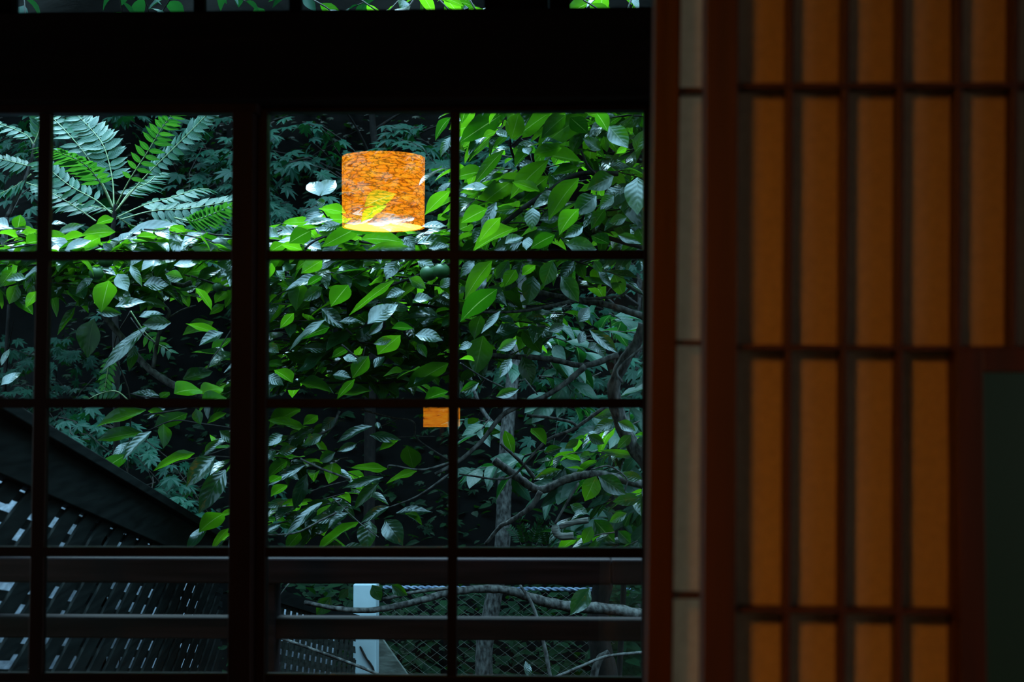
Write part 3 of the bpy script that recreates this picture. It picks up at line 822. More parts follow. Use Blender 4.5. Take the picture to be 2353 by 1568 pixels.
LEAVES['E'] = """1150 265 1058 320 42 g|1035 315 1013 355 16 s|1175 320 1195 262 38 g|1140 302 1110 312 18 g|1165 315 1140 295 16 s|1180 322 1260 262 36 G|1300 265 1245 300 30 g|1350 262 1235 310 36 g|1157 345 1087 405 22 g|1132 388 1058 402 16 s|1335 370 1243 352 58 G|1380 345 1342 320 34 d|1345 290 1310 345 26 g|1395 350 1385 315 16 g|1440 340 1418 350 26 g|1400 290 1440 340 50 d|1475 260 1435 290 40 d|1410 405 1352 430 38 d|1465 408 1462 488 50 s|1430 430 1475 520 55 d|1210 395 1082 457 36 g|1260 368 1170 430 32 g|1260 405 1185 460 34 g|1090 445 1058 440 24 g|1175 385 1108 420 16 s|1225 478 1222 524 40 s|1140 465 1110 530 24 s|1185 480 1140 485 18 d|1330 410 1255 480 34 G|1370 450 1320 490 44 d|1180 525 1085 560 30 g|1105 560 1058 570 20 g|1200 555 1135 570 34 d|1300 560 1370 570 36 d|1240 530 1250 575 34 G|1215 545 1210 575 26 s|1225 340 1180 370 26 g|1245 330 1290 320 24 s|1215 355 1205 330 22 s|1230 380 1180 375 16 s|1290 300 1240 340 30 g|1290 340 1230 350 24 g|1330 385 1270 400 30 G|1120 430 1065 428 16 s|1100 490 1062 478 24 s|1120 480 1060 505 26 g|1150 500 1100 540 24 g|1330 480 1280 520 34 G|1285 445 1225 470 28 s|1285 500 1240 505 26 d|1390 480 1360 520 24 g|1440 500 1400 510 22 d|1400 380 1445 385 18 d|1360 310 1400 305 18 s|1460 350 1480 300 26 d|1370 260 1400 290 24 G|1275 540 1220 560 24 g|1340 520 1300 545 24 d|1240 440 1180 420 18 g|1070 350 1030 330 16 d|1330 440 1390 420 24 G|1310 270 1350 300 30 g|1160 560 1200 540 20 s|1410 450 1380 475 26 d|1420 540 1470 560 20 d|1400 560 1360 545 22 g"""
LEAVES['F'] = """635 622 655 642 26 s|650 625 675 600 20 s|735 635 657 660 22 s|740 598 688 625 26 g|692 650 672 703 44 G|740 635 705 655 14 g|830 600 777 655 44 g|800 655 757 700 40 g|880 645 790 715 40 G|905 645 800 705 18 g|775 600 715 620 14 s|890 615 845 635 24 d|915 600 890 640 36 s|845 745 905 692 34 s|890 710 940 700 20 s|950 738 965 688 30 s|952 755 1010 722 22 s|955 770 1015 775 24 s|740 715 676 728 18 s|738 708 790 752 26 s|712 695 675 715 18 g|675 720 640 750 16 g|748 735 662 788 16 s|757 752 685 772 22 g|838 752 835 797 34 s|735 785 660 822 18 s|785 790 740 790 16 s|868 815 922 772 32 g|1015 805 918 842 26 g|1030 835 932 885 34 g|840 860 960 862 28 g|810 870 850 820 30 g|900 820 962 810 14 s|900 755 950 750 14 g|910 750 952 745 14 g|860 845 880 820 20 s|765 862 805 868 20 s|712 872 768 893 14 s|690 880 760 895 34 g|690 880 655 895 30 g|770 905 850 895 24 g|815 872 770 910 14 g|672 880 640 845 40 g|650 840 613 830 20 g|690 862 765 872 16 g|682 855 735 828 14 s|700 850 730 835 20 d|1030 900 975 915 20 g|613 865 652 880 26 s|788 822 820 825 24 s|950 690 990 680 22 s|940 640 980 660 24 d|1000 690 1035 700 26 s|870 690 830 700 20 d|760 690 720 700 24 d|640 690 625 650 30 d|620 680 640 640 26 d|880 740 850 770 18 d|900 780 860 790 16 d|960 790 980 820 18 d|1010 660 1040 640 20 d|850 610 890 600 18 g|960 600 1000 620 22 s|1000 720 1035 705 20 G|930 670 890 680 18 s|860 670 900 700 20 d|740 660 700 690 26 d|780 740 830 735 14 s|700 610 655 600 18 g|625 605 600 640 22 g|613 790 640 810 24 d|700 800 760 800 20 d|800 800 760 820 16 g"""
LEAVES['G'] = """1130 600 1063 665 30 g|1142 665 1055 715 42 g|1118 638 1085 678 20 s|1105 725 1085 770 30 g|1110 772 1090 850 50 g|1140 765 1192 748 28 s|1150 715 1110 765 14 s|1225 635 1215 695 42 d|1185 660 1170 710 28 G|1290 635 1330 690 34 d|1270 600 1250 655 38 d|1365 600 1382 625 24 d|1375 622 1405 660 14 d|1200 760 1245 800 38 G|1200 820 1225 882 34 d|1175 825 1150 865 20 s|1145 805 1190 780 22 d|1355 758 1415 810 26 d|1330 740 1355 705 24 d|1140 912 1190 895 20 d|1090 850 1058 870 18 g|1090 830 1058 820 20 g|1170 600 1140 640 24 d|1200 600 1190 650 30 d|1230 610 1200 630 24 G|1090 600 1060 630 20 s|1160 690 1200 700 18 d|1320 600 1290 640 26 d|1085 790 1056 800 18 s|1100 880 1060 900 20 d|1150 730 1180 740 16 s|1140 640 1170 600 20 G|1185 620 1160 655 26 G|1120 690 1160 680 18 s|1350 800 1375 790 20 d|1370 790 1390 820 20 d|1255 735 1210 730 18 d|1260 760 1300 745 20 d|1330 790 1345 760 18 d"""
LEAVES['H'] = """690 940 613 965 28 g|730 955 695 975 20 g|700 985 622 965 22 G|855 980 770 1002 16 s|870 985 865 970 18 s|850 1000 918 1010 20 d|915 1012 870 1035 12 G|950 1078 940 1020 56 G|890 1078 808 1075 20 g|958 1083 888 1100 18 g|880 1097 785 1118 18 d|870 1110 810 1165 24 d|660 1060 612 1090 20 g|700 1070 620 1105 16 s|705 1090 675 1170 28 d|740 1155 663 1212 18 s|760 1160 722 1180 26 G|765 1190 718 1195 20 d|768 1175 790 1168 18 d|800 1180 755 1208 18 s|895 1165 830 1190 18 s|850 1198 845 1258 48 s|885 1195 925 1243 48 s|910 1180 988 1180 18 s|825 1200 720 1258 22 G|690 1225 655 1255 24 G|612 1225 640 1205 16 s|612 1060 630 1035 26 s|740 1000 700 1020 20 d|650 1000 615 1020 20 s|770 1040 730 1060 22 d|820 1020 780 1035 16 d|660 1115 620 1140 18 g|655 1150 615 1165 18 d|700 1180 660 1190 16 d|770 960 740 985 22 d|640 1040 680 1030 20 d|930 1180 970 1200 24 G|650 1080 690 1100 16 s|620 1110 650 1090 16 g"""
LEAVES['I'] = """1410 965 1365 990 22 d|1365 960 1415 942 20 d|1370 1095 1345 1150 44 d|1375 1095 1435 1135 34 d|1470 1145 1410 1152 24 d|1470 1050 1380 1035 16 d|1475 1100 1425 1090 20 d|1335 1060 1292 1040 12 g|1290 1080 1230 1100 20 d|1365 1195 1410 1245 40 d|1360 1210 1340 1250 24 d|1220 985 1255 1015 22 G|1330 1010 1300 1030 16 d|1450 1000 1420 1030 20 d|1420 970 1460 990 22 d|1350 1000 1390 1020 20 d|1300 1075 1340 1080 16 G|1160 990 1180 1040 22 g|1440 1180 1400 1200 20 d|1250 1040 1290 1030 20 d|1420 1220 1450 1250 24 d|1310 1160 1350 1180 20 d|1075 975 1100 960 20 G|1110 1000 1150 985 16 G"""
LEAVES['J'] = """760 1372 730 1412 40 d|855 1345 875 1380 30 d|1355 1352 1313 1408 36 d|800 1355 780 1375 20 d|900 1345 935 1368 22 d|1208 1520 1218 1555 14 s"""
DEP = {'A': (4.9, 5.3), 'B': (4.8, 5.3), 'C': (4.8, 5.1), 'D': (4.7, 5.2), 'E': (4.3, 5.0), 'F': (4.7, 5.3), 'G': (4.4, 5.2), 'H': (4.8, 5.3), 'I': (5.0, 5.8), 'J': (4.7, 5.3)}

def branch(mb, pts, r0, r1, d0, d1, rough=.12, n=8):
    """pts = photo points, r = radius in photo pixels, d = depths at the two ends"""
    m_ = len(pts)
    P = []
    for i, (x, y) in enumerate(pts):
        t = i / (m_ - 1); P.append(at(x, y, d0 + (d1 - d0) * t))
    cp = catmull(P, 6); k = len(cp)
    rad = []
    for i in range(k):
        t = i / (k - 1); d = d0 + (d1 - d0) * t
        rad.append((r0 + (r1 - r0) * t) * d / F)
    mb.tube(cp, rad, n, rough)

def twig_cluster(tw, lf, p, dirn, L, nleaf, size, d=None, mat=None, up=Vector((0, 0.15, 1))):
    """a leafy twig: alternate drooping leaves along a thin stem"""
    dirn = dirn.normalized()
    pts = []
    cur = Vector(p); dd = dirn.copy()
    for i in range(5):
        pts.append(cur.copy()); cur = cur + dd * (L / 4)
        dd = (dd + Vector((rng.uniform(-.15, .15), rng.uniform(-.15, .15), -0.08 + rng.uniform(-.1, .1)))).normalized()
    tw.tube(pts, [0.0035, 0.003, 0.0025, 0.002, 0.0012], 5, .1)
    for i in range(nleaf):
        t = (i + 0.7) / nleaf * 4; k = min(3, int(t)); q = pts[k].lerp(pts[k + 1], t - k)
        sgn = 1 if i % 2 else -1
        side = dirn.cross(Vector((0, 0, 1))).normalized()
        ax = (dirn * rng.uniform(.4, .9) + side * sgn * rng.uniform(.5, 1.0) + Vector((0, 0, rng.uniform(-.55, .15)))).normalized()
        n = up + Vector((rng.uniform(-.6, .6), rng.uniform(-.75, .6), rng.uniform(-.2, .2)))
        Ls = size * rng.uniform(.65, 1.15)
        big_leaf(lf, q, ax, n, Ls, Ls * rng.uniform(.42, .55), rng.uniform(0, .45), rng.uniform(.1, .5), .06, None, 7)

# filler sprays: (x0,x1,y0,y1,count,leaf px size,depth0,depth1)
FILL = {'A': (-60, 540, 525, 600, 40, 5.0, 5.5), 'B': (-60, 540, 600, 668, 34, 5.1, 5.6), 'C': None,
        'D': (610, 1060, 525, 600, 42, 5.0, 5.5), 'E': (1130, 1560, 230, 600, 100, 4.9, 5.7),
        'F': (600, 1060, 600, 870, 110, 5.1, 5.7), 'G': (1060, 1300, 600, 780, 30, 5.1, 5.7),
        'H': (600, 800, 950, 1240, 24, 5.3, 5.8), 'I': (1380, 1560, 960, 1250, 10, 5.4, 6.2), 'J': None}

pt = empty('persimmon_tree', (2.3, 5.6, gz(2.3, 5.6)))
tag(pt, 'persimmon tree with large glossy leaves spreading across the window from the right', 'tree')
BR = {
 'A': [([(540, 600), (400, 575), (250, 560), (100, 572), (-60, 560)], 4, 1.5, 5.15, 5.2), ([(24, 535), (86, 556), (150, 580)], 2.5, 2.5, 5.0, 5.1)],
 'B': [([(235, 720), (300, 800), (345, 850), (400, 885), (470, 910)], 7, 9, 5.3, 5.3), ([(350, 662), (375, 700), (388, 722), (365, 770), (352, 845)], 4, 5, 5.3, 5.3),
       ([(265, 597), (340, 625), (410, 655), (440, 650)], 4, 6, 5.2, 5.2), ([(440, 635), (480, 648), (530, 665)], 2, 3, 5.2, 5.2), ([(388, 730), (420, 712), (450, 702)], 2.5, 1.5, 5.3, 5.3),
       ([(530, 760), (505, 800), (490, 820), (476, 848)], 1.5, 1.5, 5.1, 5.1), ([(380, 600), (400, 632)], 2, 2, 5.2, 5.2), ([(300, 730), (330, 770), (356, 788)], 1.2, 1.2, 5.0, 5.0)],
 'C': [([(300, 905), (330, 912), (365, 915)], 1.5, 2, 5, 5), ([(540, 985), (470, 975), (400, 967), (340, 990)], 2.2, 1.5, 5, 5), ([(540, 1025), (480, 1045), (400, 1065)], 2, 1.2, 5, 5), ([(430, 940), (395, 945), (330, 955)], 2.5, 2, 5, 5)],
 'D': [([(1060, 552), (960, 560), (860, 560), (740, 545), (690, 590)], 4, 2, 5.1, 5.1), ([(738, 480), (735, 455)], 1.5, 1, 4.9, 4.9), ([(700, 572), (720, 556), (745, 545)], 3, 2, 4.9, 4.9), ([(738, 480), (780, 540)], 2, 2, 4.9, 5.0)],
 'E': [([(1150, 520), (1215, 470), (1260, 440), (1330, 400), (1420, 400)], 6, 6, 4.9, 5.0), ([(1172, 320), (1175, 345), (1190, 385), (1215, 440)], 2.5, 4, 4.7, 4.9), ([(1175, 335), (1200, 312)], 2.5, 2, 4.7, 4.7),
       ([(1180, 525), (1270, 518), (1330, 530), (1390, 545), (1478, 570)], 5, 5, 5.1, 5.1), ([(1335, 345), (1350, 380), (1368, 400)], 2.5, 3, 4.8, 4.8), ([(1240, 535), (1320, 520), (1400, 530), (1478, 500)], 2, 3, 5.4, 5.4)],
 'F': [([(1040, 605), (990, 622), (930, 645), (885, 662)], 3, 3, 5.0, 5.0), ([(612, 762), (650, 758), (690, 735), (740, 720)], 2.5, 2, 5.2, 5.2), ([(795, 755), (810, 770)], 2.5, 2, 5, 5), ([(840, 797), (828, 825), (785, 792)], 1.5, 2.5, 4.9, 4.9),
       ([(1060, 720), (960, 700), (860, 710), (760, 700)], 4, 2.5, 5.3, 5.3), ([(1060, 850), (980, 870), (880, 880), (760, 880), (660, 895)], 3.5, 2, 5.2, 5.2), ([(975, 600), (870, 640), (800, 640), (700, 620)], 3, 2, 5.3, 5.3)],
 'G': [([(1235, 672), (1330, 690), (1400, 702), (1478, 728), (1560, 760)], 6, 9, 5.2, 5.3), ([(1100, 718), (1200, 715), (1280, 700), (1325, 690)], 3, 4.5, 5.1, 5.2), ([(1345, 686), (1400, 684), (1430, 678), (1450, 660)], 3, 3, 5.2, 5.2),
       ([(1326, 610), (1332, 655), (1380, 655), (1400, 652), (1440, 656), (1480, 675), (1540, 690)], 3.5, 6, 5.3, 5.4), ([(1115, 818), (1180, 820), (1260, 825), (1345, 840), (1420, 815)], 6, 7, 5.3, 5.4),
       ([(1345, 842), (1300, 880), (1245, 915), (1160, 950), (1110, 1010), (1055, 1060), (1000, 1090)], 7, 4, 5.3, 5.2), ([(1058, 835), (1110, 868), (1160, 892)], 2, 2, 4.8, 5.0), ([(1205, 870), (1235, 908)], 1.5, 1.5, 4.9, 4.9), ([(1430, 880), (1420, 850), (1478, 795)], 3, 2.5, 5.2, 5.2)],
 'H': [([(612, 1230), (680, 1225), (740, 1195), (800, 1165)], 2, 2.5, 5, 5), ([(690, 1055), (740, 1078), (805, 1102)], 2.5, 2.5, 5.1, 5.1), ([(1040, 1062), (970, 1080), (900, 1070), (890, 1075)], 3, 1.5, 5.1, 5.1), ([(1040, 1085), (960, 1140), (890, 1168)], 3, 1.5, 5.1, 5.1),
       ([(700, 1010), (760, 985), (780, 945)], 2.5, 3.5, 5.2, 5.2), ([(830, 942), (900, 960), (950, 970), (960, 1010), (1035, 1060)], 2, 2, 5.4, 5.4), ([(870, 982), (920, 962)], 1, 1, 5.4, 5.4), ([(620, 1160), (660, 1150)], 1, 1, 5.3, 5.3), ([(712, 1130), (770, 1112), (870, 1090)], 1.5, 1, 5.3, 5.3), ([(770, 1150), (830, 1205), (870, 1235)], 1.2, 1.2, 4.9, 4.9), ([(905, 1005), (1000, 1003)], 1, 1, 5.4, 5.4), ([(612, 960), (650, 950)], 1.5, 1, 5.2, 5.2)],
 'I': [([(1390, 935), (1320, 985), (1260, 1010), (1220, 1050), (1165, 1100), (1055, 1090)], 4.5, 2, 5.5, 5.5), ([(1210, 955), (1260, 960), (1310, 970), (1325, 980)], 3.5, 3.5, 5.5, 5.5), ([(1135, 1058), (1180, 1090), (1225, 1122), (1250, 1125), (1300, 1103), (1345, 1092), (1400, 1095), (1500, 1120)], 9, 11, 5.7, 5.8),
       ([(1242, 1130), (1220, 1165), (1170, 1200), (1150, 1210), (1115, 1252)], 7, 4, 5.7, 5.7), ([(1150, 1020), (1175, 1042), (1205, 1070), (1228, 1100)], 3, 5, 5.6, 5.7), ([(1330, 1110), (1300, 1160), (1275, 1205)], 2.5, 3, 5.4, 5.4),
       ([(1358, 1080), (1400, 1072), (1440, 1100), (1435, 1130)], 2, 1.5, 5.5, 5.5), ([(1478, 745), (1462, 790), (1435, 830), (1410, 900), (1440, 1000), (1520, 1150), (1540, 1500)], 11, 20, 5.5, 5.6)],
 'J': [([(700, 1385), (780, 1400), (860, 1402), (950, 1385), (1030, 1363), (1100, 1354), (1170, 1358), (1240, 1380), (1310, 1395), (1400, 1400), (1500, 1420)], 5, 14, 4.9, 5.4), ([(880, 1378), (950, 1362), (1030, 1352)], 4, 4, 5.0, 5.0),
       ([(1195, 1345), (1225, 1395), (1250, 1480), (1272, 1600)], 3, 5, 4.8, 4.8), ([(1270, 1560), (1340, 1530), (1400, 1508), (1500, 1498)], 3.5, 3.5, 4.8, 4.9), ([(640, 1465), (760, 1508), (880, 1555), (960, 1600)], 3.5, 4, 4.8, 4.8), ([(632, 1383), (665, 1340)], 1.5, 1.5, 4.7, 4.7)],
}
for k in 'ABCDEFGHIJ':
    bo = None
    for (pts, r0, r1, d0, d1) in BR[k]:
        mb = MB(); branch(mb, pts, r0, r1, d0, d1)
        o = mb.build('bough', M['bark'] if k in 'BGHIJ' else M['bark_dark'], pt, smooth=True)
        bo = bo or o
    fl = MB(); tw = Stems(fl)
    d0, d1 = DEP[k]
    for s_ in LEAVES[k].split('|'):
        q = s_.split()
        hand_leaf(fl, *[float(v) for v in q[:5]], q[5], rng.uniform(d0, d1))
    if FILL[k]:
      for x0, x1, y0, y1, n_, da, db in ([FILL[k]] + ([(1190, 1620, 60, 235, 70, 4.5, 5.6)] if k == 'E' else [])):  # region E also gets unseen sprays above, added to shade it
        for i in range(n_):
            d = rng.uniform(da, db)
            p = at(rng.uniform(x0, x1), rng.uniform(y0, y1), d)
            ang = rng.choice((math.pi, math.pi, 0)) + rng.uniform(-.5, .5)
            dr = Vector((math.cos(ang), rng.uniform(-.5, .5), math.sin(ang) * .6))
            twig_cluster(tw, fl, p, dr, rng.uniform(.14, .26), rng.randint(4, 6), 0.14)
    f_ = fl.build('foliage', [M['persimmon_leaf'], M['twig']], bo, smooth=True)
# pale broken limbs
mb = MB()
branch(mb, [(1276, 1208), (1276, 1222), (1290, 1233), (1318, 1232)], 8, 9, 5.4, 5.4, .08)
o = mb.build('broken_limb', M['bark_pale'], pt, smooth=True); o['label'] = 'pale ringed hooked stub of a broken limb'
mb = MB()
branch(mb, [(1285, 1212), (1315, 1202), (1352, 1196)], 6, 7, 5.5, 5.5, .08)
o = mb.build('broken_limb', M['bark_pale'], pt, smooth=True); o['label'] = 'pale ringed straight stub of a broken limb'
mb = MB(); p0 = at(1540, 1500, 5.6)
mb.tube(catmull([p0 + Vector((0, 0, .05)), p0 + Vector((.1, 0, -.4)), Vector((p0.x + .15, p0.y, gz(2, 5.5) - .1))]), [0.07] * 13, 12, .08) if False else None
tr_pts = catmull([at(1540, 1480, 5.6), at(1560, 1700, 5.6), Vector((at(1580, 1800, 5.6).x, 5.6, gz(1, 5.6) - .1))], 5)
mb.tube(tr_pts, [0.036 + 0.002 * i for i in range(len(tr_pts))], 12, .08)
mb.build('trunk', M['bark'], pt, smooth=True)
# fruit
for (x, y, r, d) in ((243, 600, 17, 5.0), (221, 628, 17, 4.95), (500, 660, 12, 5.0), (985, 628, 20, 4.75), (1014, 622, 19, 4.7), (1190, 445, 15, 4.7)):
    p = at(x, y, d); rr_ = r * d / F
    mb = MB(); vs = []; fs = []
    nu, nv = 16, 10
    for j in range(nv + 1):
        th = math.pi * j / nv
        for i in range(nu):
            a = 2 * math.pi * i / nu; sq = 1 + 0.03 * math.cos(4 * a)
            vs.append(p + Vector((math.cos(a) * math.sin(th) * rr_ * sq, math.sin(a) * math.sin(th) * rr_ * sq, math.cos(th) * rr_ * (.9 if th > .5 else .82))))
    for j in range(nv):
        for i in range(nu):
            fs.append((j * nu + i, (j + 1) * nu + i, (j + 1) * nu + (i + 1) % nu, j * nu + (i + 1) % nu))
    mb.add(vs, fs); fo = mb.build('persimmon', M['fruit'], pt, smooth=True)
    mb = MB()
    for k in range(4):
        a = k * math.pi / 2 + .4
        big_leaf(mb, p + Vector((0, 0, rr_ * .84)), Vector((math.cos(a), math.sin(a), .05)), Vector((0, 0, 1)), rr_ * .8, rr_ * .7, .3, .1, 0, .4, 4)
    mb.build('calyx', M['under_leaf'], fo, smooth=True)

# ------------------------------------------------------------------ compound-leaved sapling (top left)
def frond(mbs, mbl, pts, d0, d1, n, Lpx, kind, droop=0.15, start=0.25, ang=70, r=1.8):
    P = [at(x, y, d0 + (d1 - d0) * i / (len(pts) - 1)) for i, (x, y) in enumerate(pts)]
    cp = catmull(P, 10); k = len(cp)
    dm = (d0 + d1) / 2
    mbs.tube(cp, [(r * (1 - .6 * i / (k - 1))) * dm / F for i in range(k)], 5, .05)
    nd = {'s': Vector((0, -.75, .66)), 'g': Vector((0, .5, .87)), 'f': Vector((0, -.45, .9)), 'd': Vector((0, -.95, .3))}[kind]
    for i in range(n):
        t = start + (1 - start) * (i + .3) / n
        q = cp[min(k - 1, int(t * (k - 1)))]; q2 = cp[min(k - 1, int(t * (k - 1)) + 1)]; q1 = cp[max(0, int(t * (k - 1)) - 1)]
        tg = (q2 - q1).normalized()
        sz = Lpx * 1.15 * dm / F * (1.0 - 0.35 * abs(t - .55) / .5)
        nn = (nd + Vector((rng.uniform(-.12, .12), rng.uniform(-.12, .12), 0))).normalized()
        _, nf, sd = frame_of(tg, nn)
        for sg in (-1, 1):
            a = R(ang * (1 - .35 * t))
            ax = tg * math.cos(a) + sd * sg * math.sin(a) - Vector((0, 0, droop)) + Vector((0, rng.uniform(-.1, .1), 0))
            big_leaf(mbl, q, ax, nf + Vector((rng.uniform(-.2, .2), 0, 0)), sz * rng.uniform(.9, 1.08), sz * .34, .12, .12, .01, None, 6, 1)
sap = empty('compound_leaved_sapling', at(258, 1300, 5.9)); sap.location.z = gz(sap.location.x, sap.location.y)
tag(sap, 'young sapling with arching feathery fronds radiating from one crown, upper left pane', 'sapling')
mb = MB(); branch(mb, [(256, 560), (262, 500), (265, 470)], 6, 4, 5.9, 5.9)
b_ = at(256, 560, 5.9); mb.tube(catmull([b_, b_ + Vector((.03, 0, -.8)), Vector((sap.location.x, sap.location.y, sap.location.z))]), 0.014, 8, .1)
mb.build('stem', M['bark_dark'], sap, smooth=True)
FR = [([(262, 475), (258, 410), (240, 340), (212, 300), (175, 262)], 5.9, 6.1, 15, 50, 's'),
      ([(268, 470), (300, 410), (345, 340), (375, 290), (405, 255)], 5.8, 5.6, 10, 38, 'g'),
      ([(266, 485), (330, 410), (385, 355), (440, 300), (478, 262), (500, 250)], 5.8, 5.7, 15, 40, 's'),
      ([(258, 478), (230, 420), (190, 375), (135, 350), (100, 335)], 5.8, 5.4, 13, 50, 'g'),
      ([(258, 492), (220, 460), (165, 430), (120, 395), (90, 370)], 5.9, 5.9, 9, 40, 's'),
      ([(220, 508), (180, 480), (130, 450), (85, 428)], 5.9, 6.0, 8, 38, 'f'),
      ([(268, 500), (330, 472), (390, 455), (450, 436), (480, 434)], 6.0, 6.2, 11, 42, 'f'),
      ([(275, 505), (350, 485), (430, 480), (530, 462), (560, 455)], 5.9, 5.9, 13, 44, 's'),
      ([(400, 500), (440, 508), (480, 495), (540, 470)], 5.7, 5.6, 9, 44, 'g'),
      ([(262, 480), (240, 430), (200, 360), (150, 300), (110, 262), (80, 240)], 6.0, 6.3, 12, 40, 'f'),
      ([(270, 480), (300, 440), (340, 420), (365, 395)], 6.0, 6.3, 10, 42, 's'),
      ([(265, 490), (240, 480), (180, 470), (120, 475)], 6.1, 6.3, 10, 40, 'f'),
      ([(270, 500), (310, 520), (360, 510), (430, 500)], 6.1, 6.3, 10, 46, 'f')]
for (pts, d0, d1, n_, lp, kd) in FR:
    ms, ml = MB(), MB(); frond(ms, ml, pts, d0, d1, int(n_ * 1.35), lp, kd)
    o = ms.build('frond', M['green_stem'], sap, smooth=True); ml.build('leaflets', M['frond_leaf'], o, smooth=True)
sap2 = empty('compound_leaved_sapling', at(60, 1300, 6.4)); sap2.location.z = gz(sap2.location.x, sap2.location.y)
tag(sap2, 'slender feathery sapling cut by the left photo edge', 'sapling')
mb = MB(); branch(mb, [(15, 500), (50, 430), (72, 370), (78, 330)], 5, 3, 6.4, 6.4)
b_ = at(15, 500, 6.4); mb.tube(catmull([b_, b_ + Vector((-.05, 0, -.9)), Vector((sap2.location.x, sap2.location.y, sap2.location.z))]), 0.014, 8, .1)
mb.build('stem', M['bark'], sap2, smooth=True)
for (pts, n_, lp, kd) in (([(78, 385), (40, 375), (-20, 360)], 8, 32, 's'), ([(72, 400), (40, 425), (-10, 450)], 9, 38, 'f'), ([(78, 335), (60, 310), (0, 285), (-30, 280)], 9, 36, 'f'), ([(78, 330), (90, 300), (95, 262)], 8, 34, 's'), ([(60, 420), (90, 430), (130, 440)], 7, 34, 'f')):
    ms, ml = MB(), MB(); frond(ms, ml, pts, 6.4, 6.4, n_, lp, kd)
    o = ms.build('frond', M['green_stem'], sap2, smooth=True); ml.build('leaflets', M['frond_leaf'], o, smooth=True)
# small compound sprays further down
sp = empty('hanging_vine', at(250, 1200, 5.6)); sp.location.z = gz(sp.location.x, sp.location.y)
tag(sp, 'thin vine with small paired leaflets below the persimmon bough, left pane', 'vine')
for (pts, n_, lp, kd) in (([(300, 715), (330, 760), (355, 785), (368, 800)], 5, 30, 'd'), ([(262, 800), (248, 850), (240, 900)], 7, 26, 'd'), ([(300, 925), (268, 900), (230, 905), (180, 930)], 8, 24, 'd'), ([(356, 788), (380, 800), (395, 812)], 2, 30, 'f')):
    ms, ml = MB(), MB(); frond(ms, ml, pts, 5.6, 5.6, n_, lp, kd)
    o = ms.build('frond', M['green_stem'], sp, smooth=True); ml.build('leaflets', M['frond_leaf'], o, smooth=True)
ms = MB(); ms.tube(catmull([at(300, 715, 5.6), at(262, 800, 5.62), at(300, 925, 5.65), at(290, 1150, 5.7), Vector((sp.location.x, sp.location.y, sp.location.z))]), 0.003, 5)
ms.build('stem', M['twig'], sp, smooth=True)

# ------------------------------------------------------------------ maples and undergrowth behind
def maple_leaf(mb, p, axis, nrm, S, lobes=7):
    a, n, b = frame_of(axis, nrm)
    vs = [Vector(p)]; uv = [(0, 0)]
    angs = [-125, -80, -40, 0, 40, 80, 125]; lens = [.45, .75, .95, 1.05, .95, .75, .45]
    pts = []
    for i, (an, ln) in enumerate(zip(angs, lens)):
        if i == 0: pts.append((-160, .16))
        pts.append((an - 12, ln * .66)); pts.append((an, ln)); pts.append((an + 12, ln * .66))
        pts.append((an + 20 if i < 6 else 160, .46 if i < 6 else .16))
    drp = rng.uniform(.1, .35)
    for an, ln in pts:
        q = Vector(p) + (a * math.cos(R(an)) + b * math.sin(R(an))) * (S * ln) - n * (drp * S * ln * ln)
        vs.append(q); uv.append((0.5, 0))
    fs = [(0, i, i + 1) for i in range(1, len(vs) - 1)]
    mb.add(vs, fs, uv, rng.random())

def maple_spray(tw, lf, p, dirn, L, S, n, tilt=Vector((0, -.5, 1))):
    dirn = dirn.normalized(); side = dirn.cross(Vector((0, 0, 1))).normalized()
    pts = [Vector(p) + dirn * (L * i / 5) + Vector((rng.uniform(-.02, .02), rng.uniform(-.02, .02), -.03 * i * i * L)) for i in range(6)]
    tw.tube(pts, [.004, .0035, .003, .0025, .002, .001], 4)
    for i in range(n):
        t = rng.random() * 5; k = min(4, int(t)); q = pts[k].lerp(pts[k + 1], t - k)
        off = side * rng.uniform(-.32, .32) * L + Vector((0, 0, rng.uniform(-.04, .02)))
        ax = dirn * rng.uniform(0, 1) + side * (1 if off.dot(side) > 0 else -1) * rng.uniform(.2, 1) + Vector((0, -.3, -.35))
        nn = tilt + Vector((rng.uniform(-.35, .35), rng.uniform(-.5, .35), 0))
        maple_leaf(lf, q + off, ax, nn, S * rng.uniform(.7, 1.15))

def maple_tree(label, rects, trunk_px, dtr, rpx, S, mat='maple_leaf', tilt=Vector((0, -.5, 1)), barkm='bark_dark'):
    b = at(trunk_px[-1][0], trunk_px[-1][1], dtr)
    gx = b.x; gy = b.y
    root = empty('maple_tree', (gx, gy, gz(gx, gy) - .05)); tag(root, label, 'tree', 'maples on the slope')
    mb = MB(); P = [at(x, y, dtr) for x, y in trunk_px] + [Vector((gx, gy, gz(gx, gy) - .05))]
    cp = catmull(P, 5); k = len(cp)
    mb.tube(cp, [(rpx * (.45 + .65 * i / (k - 1))) * dtr / F for i in range(k)], 10, .08)
    for i in range(7):
        q = cp[int(k * rng.uniform(.0, .6))]
        e = q + Vector((rng.uniform(-.8, .8), rng.uniform(-.5, .3), rng.uniform(.1, .6)))
        mb.tube(catmull([q, q.lerp(e, .5) + Vector((0, 0, .08)), e]), [rpx * .3 * dtr / F * (1 - .8 * j / 10) for j in range(11)], 6, .1)
    mb.build('trunk', M[barkm], root, smooth=True)
    lf = MB(); tw = Stems(lf)
    for (x0, x1, y0, y1, n_, da, db) in rects:
        for i in range(n_):
            d = rng.uniform(da, db)
            p = at(rng.uniform(x0, x1), rng.uniform(y0, y1), d)
            if p.z < gz(p.x, p.y) + .05: p.z = gz(p.x, p.y) + .1
            an = rng.uniform(0, 6.28)
            maple_spray(tw, lf, p, Vector((math.cos(an), math.sin(an) * .7, rng.uniform(-.15, .1))), rng.uniform(.35, .6), S, rng.randint(12, 18), tilt)
    lf.build('foliage', [M[mat], M['twig']], root)
    return root
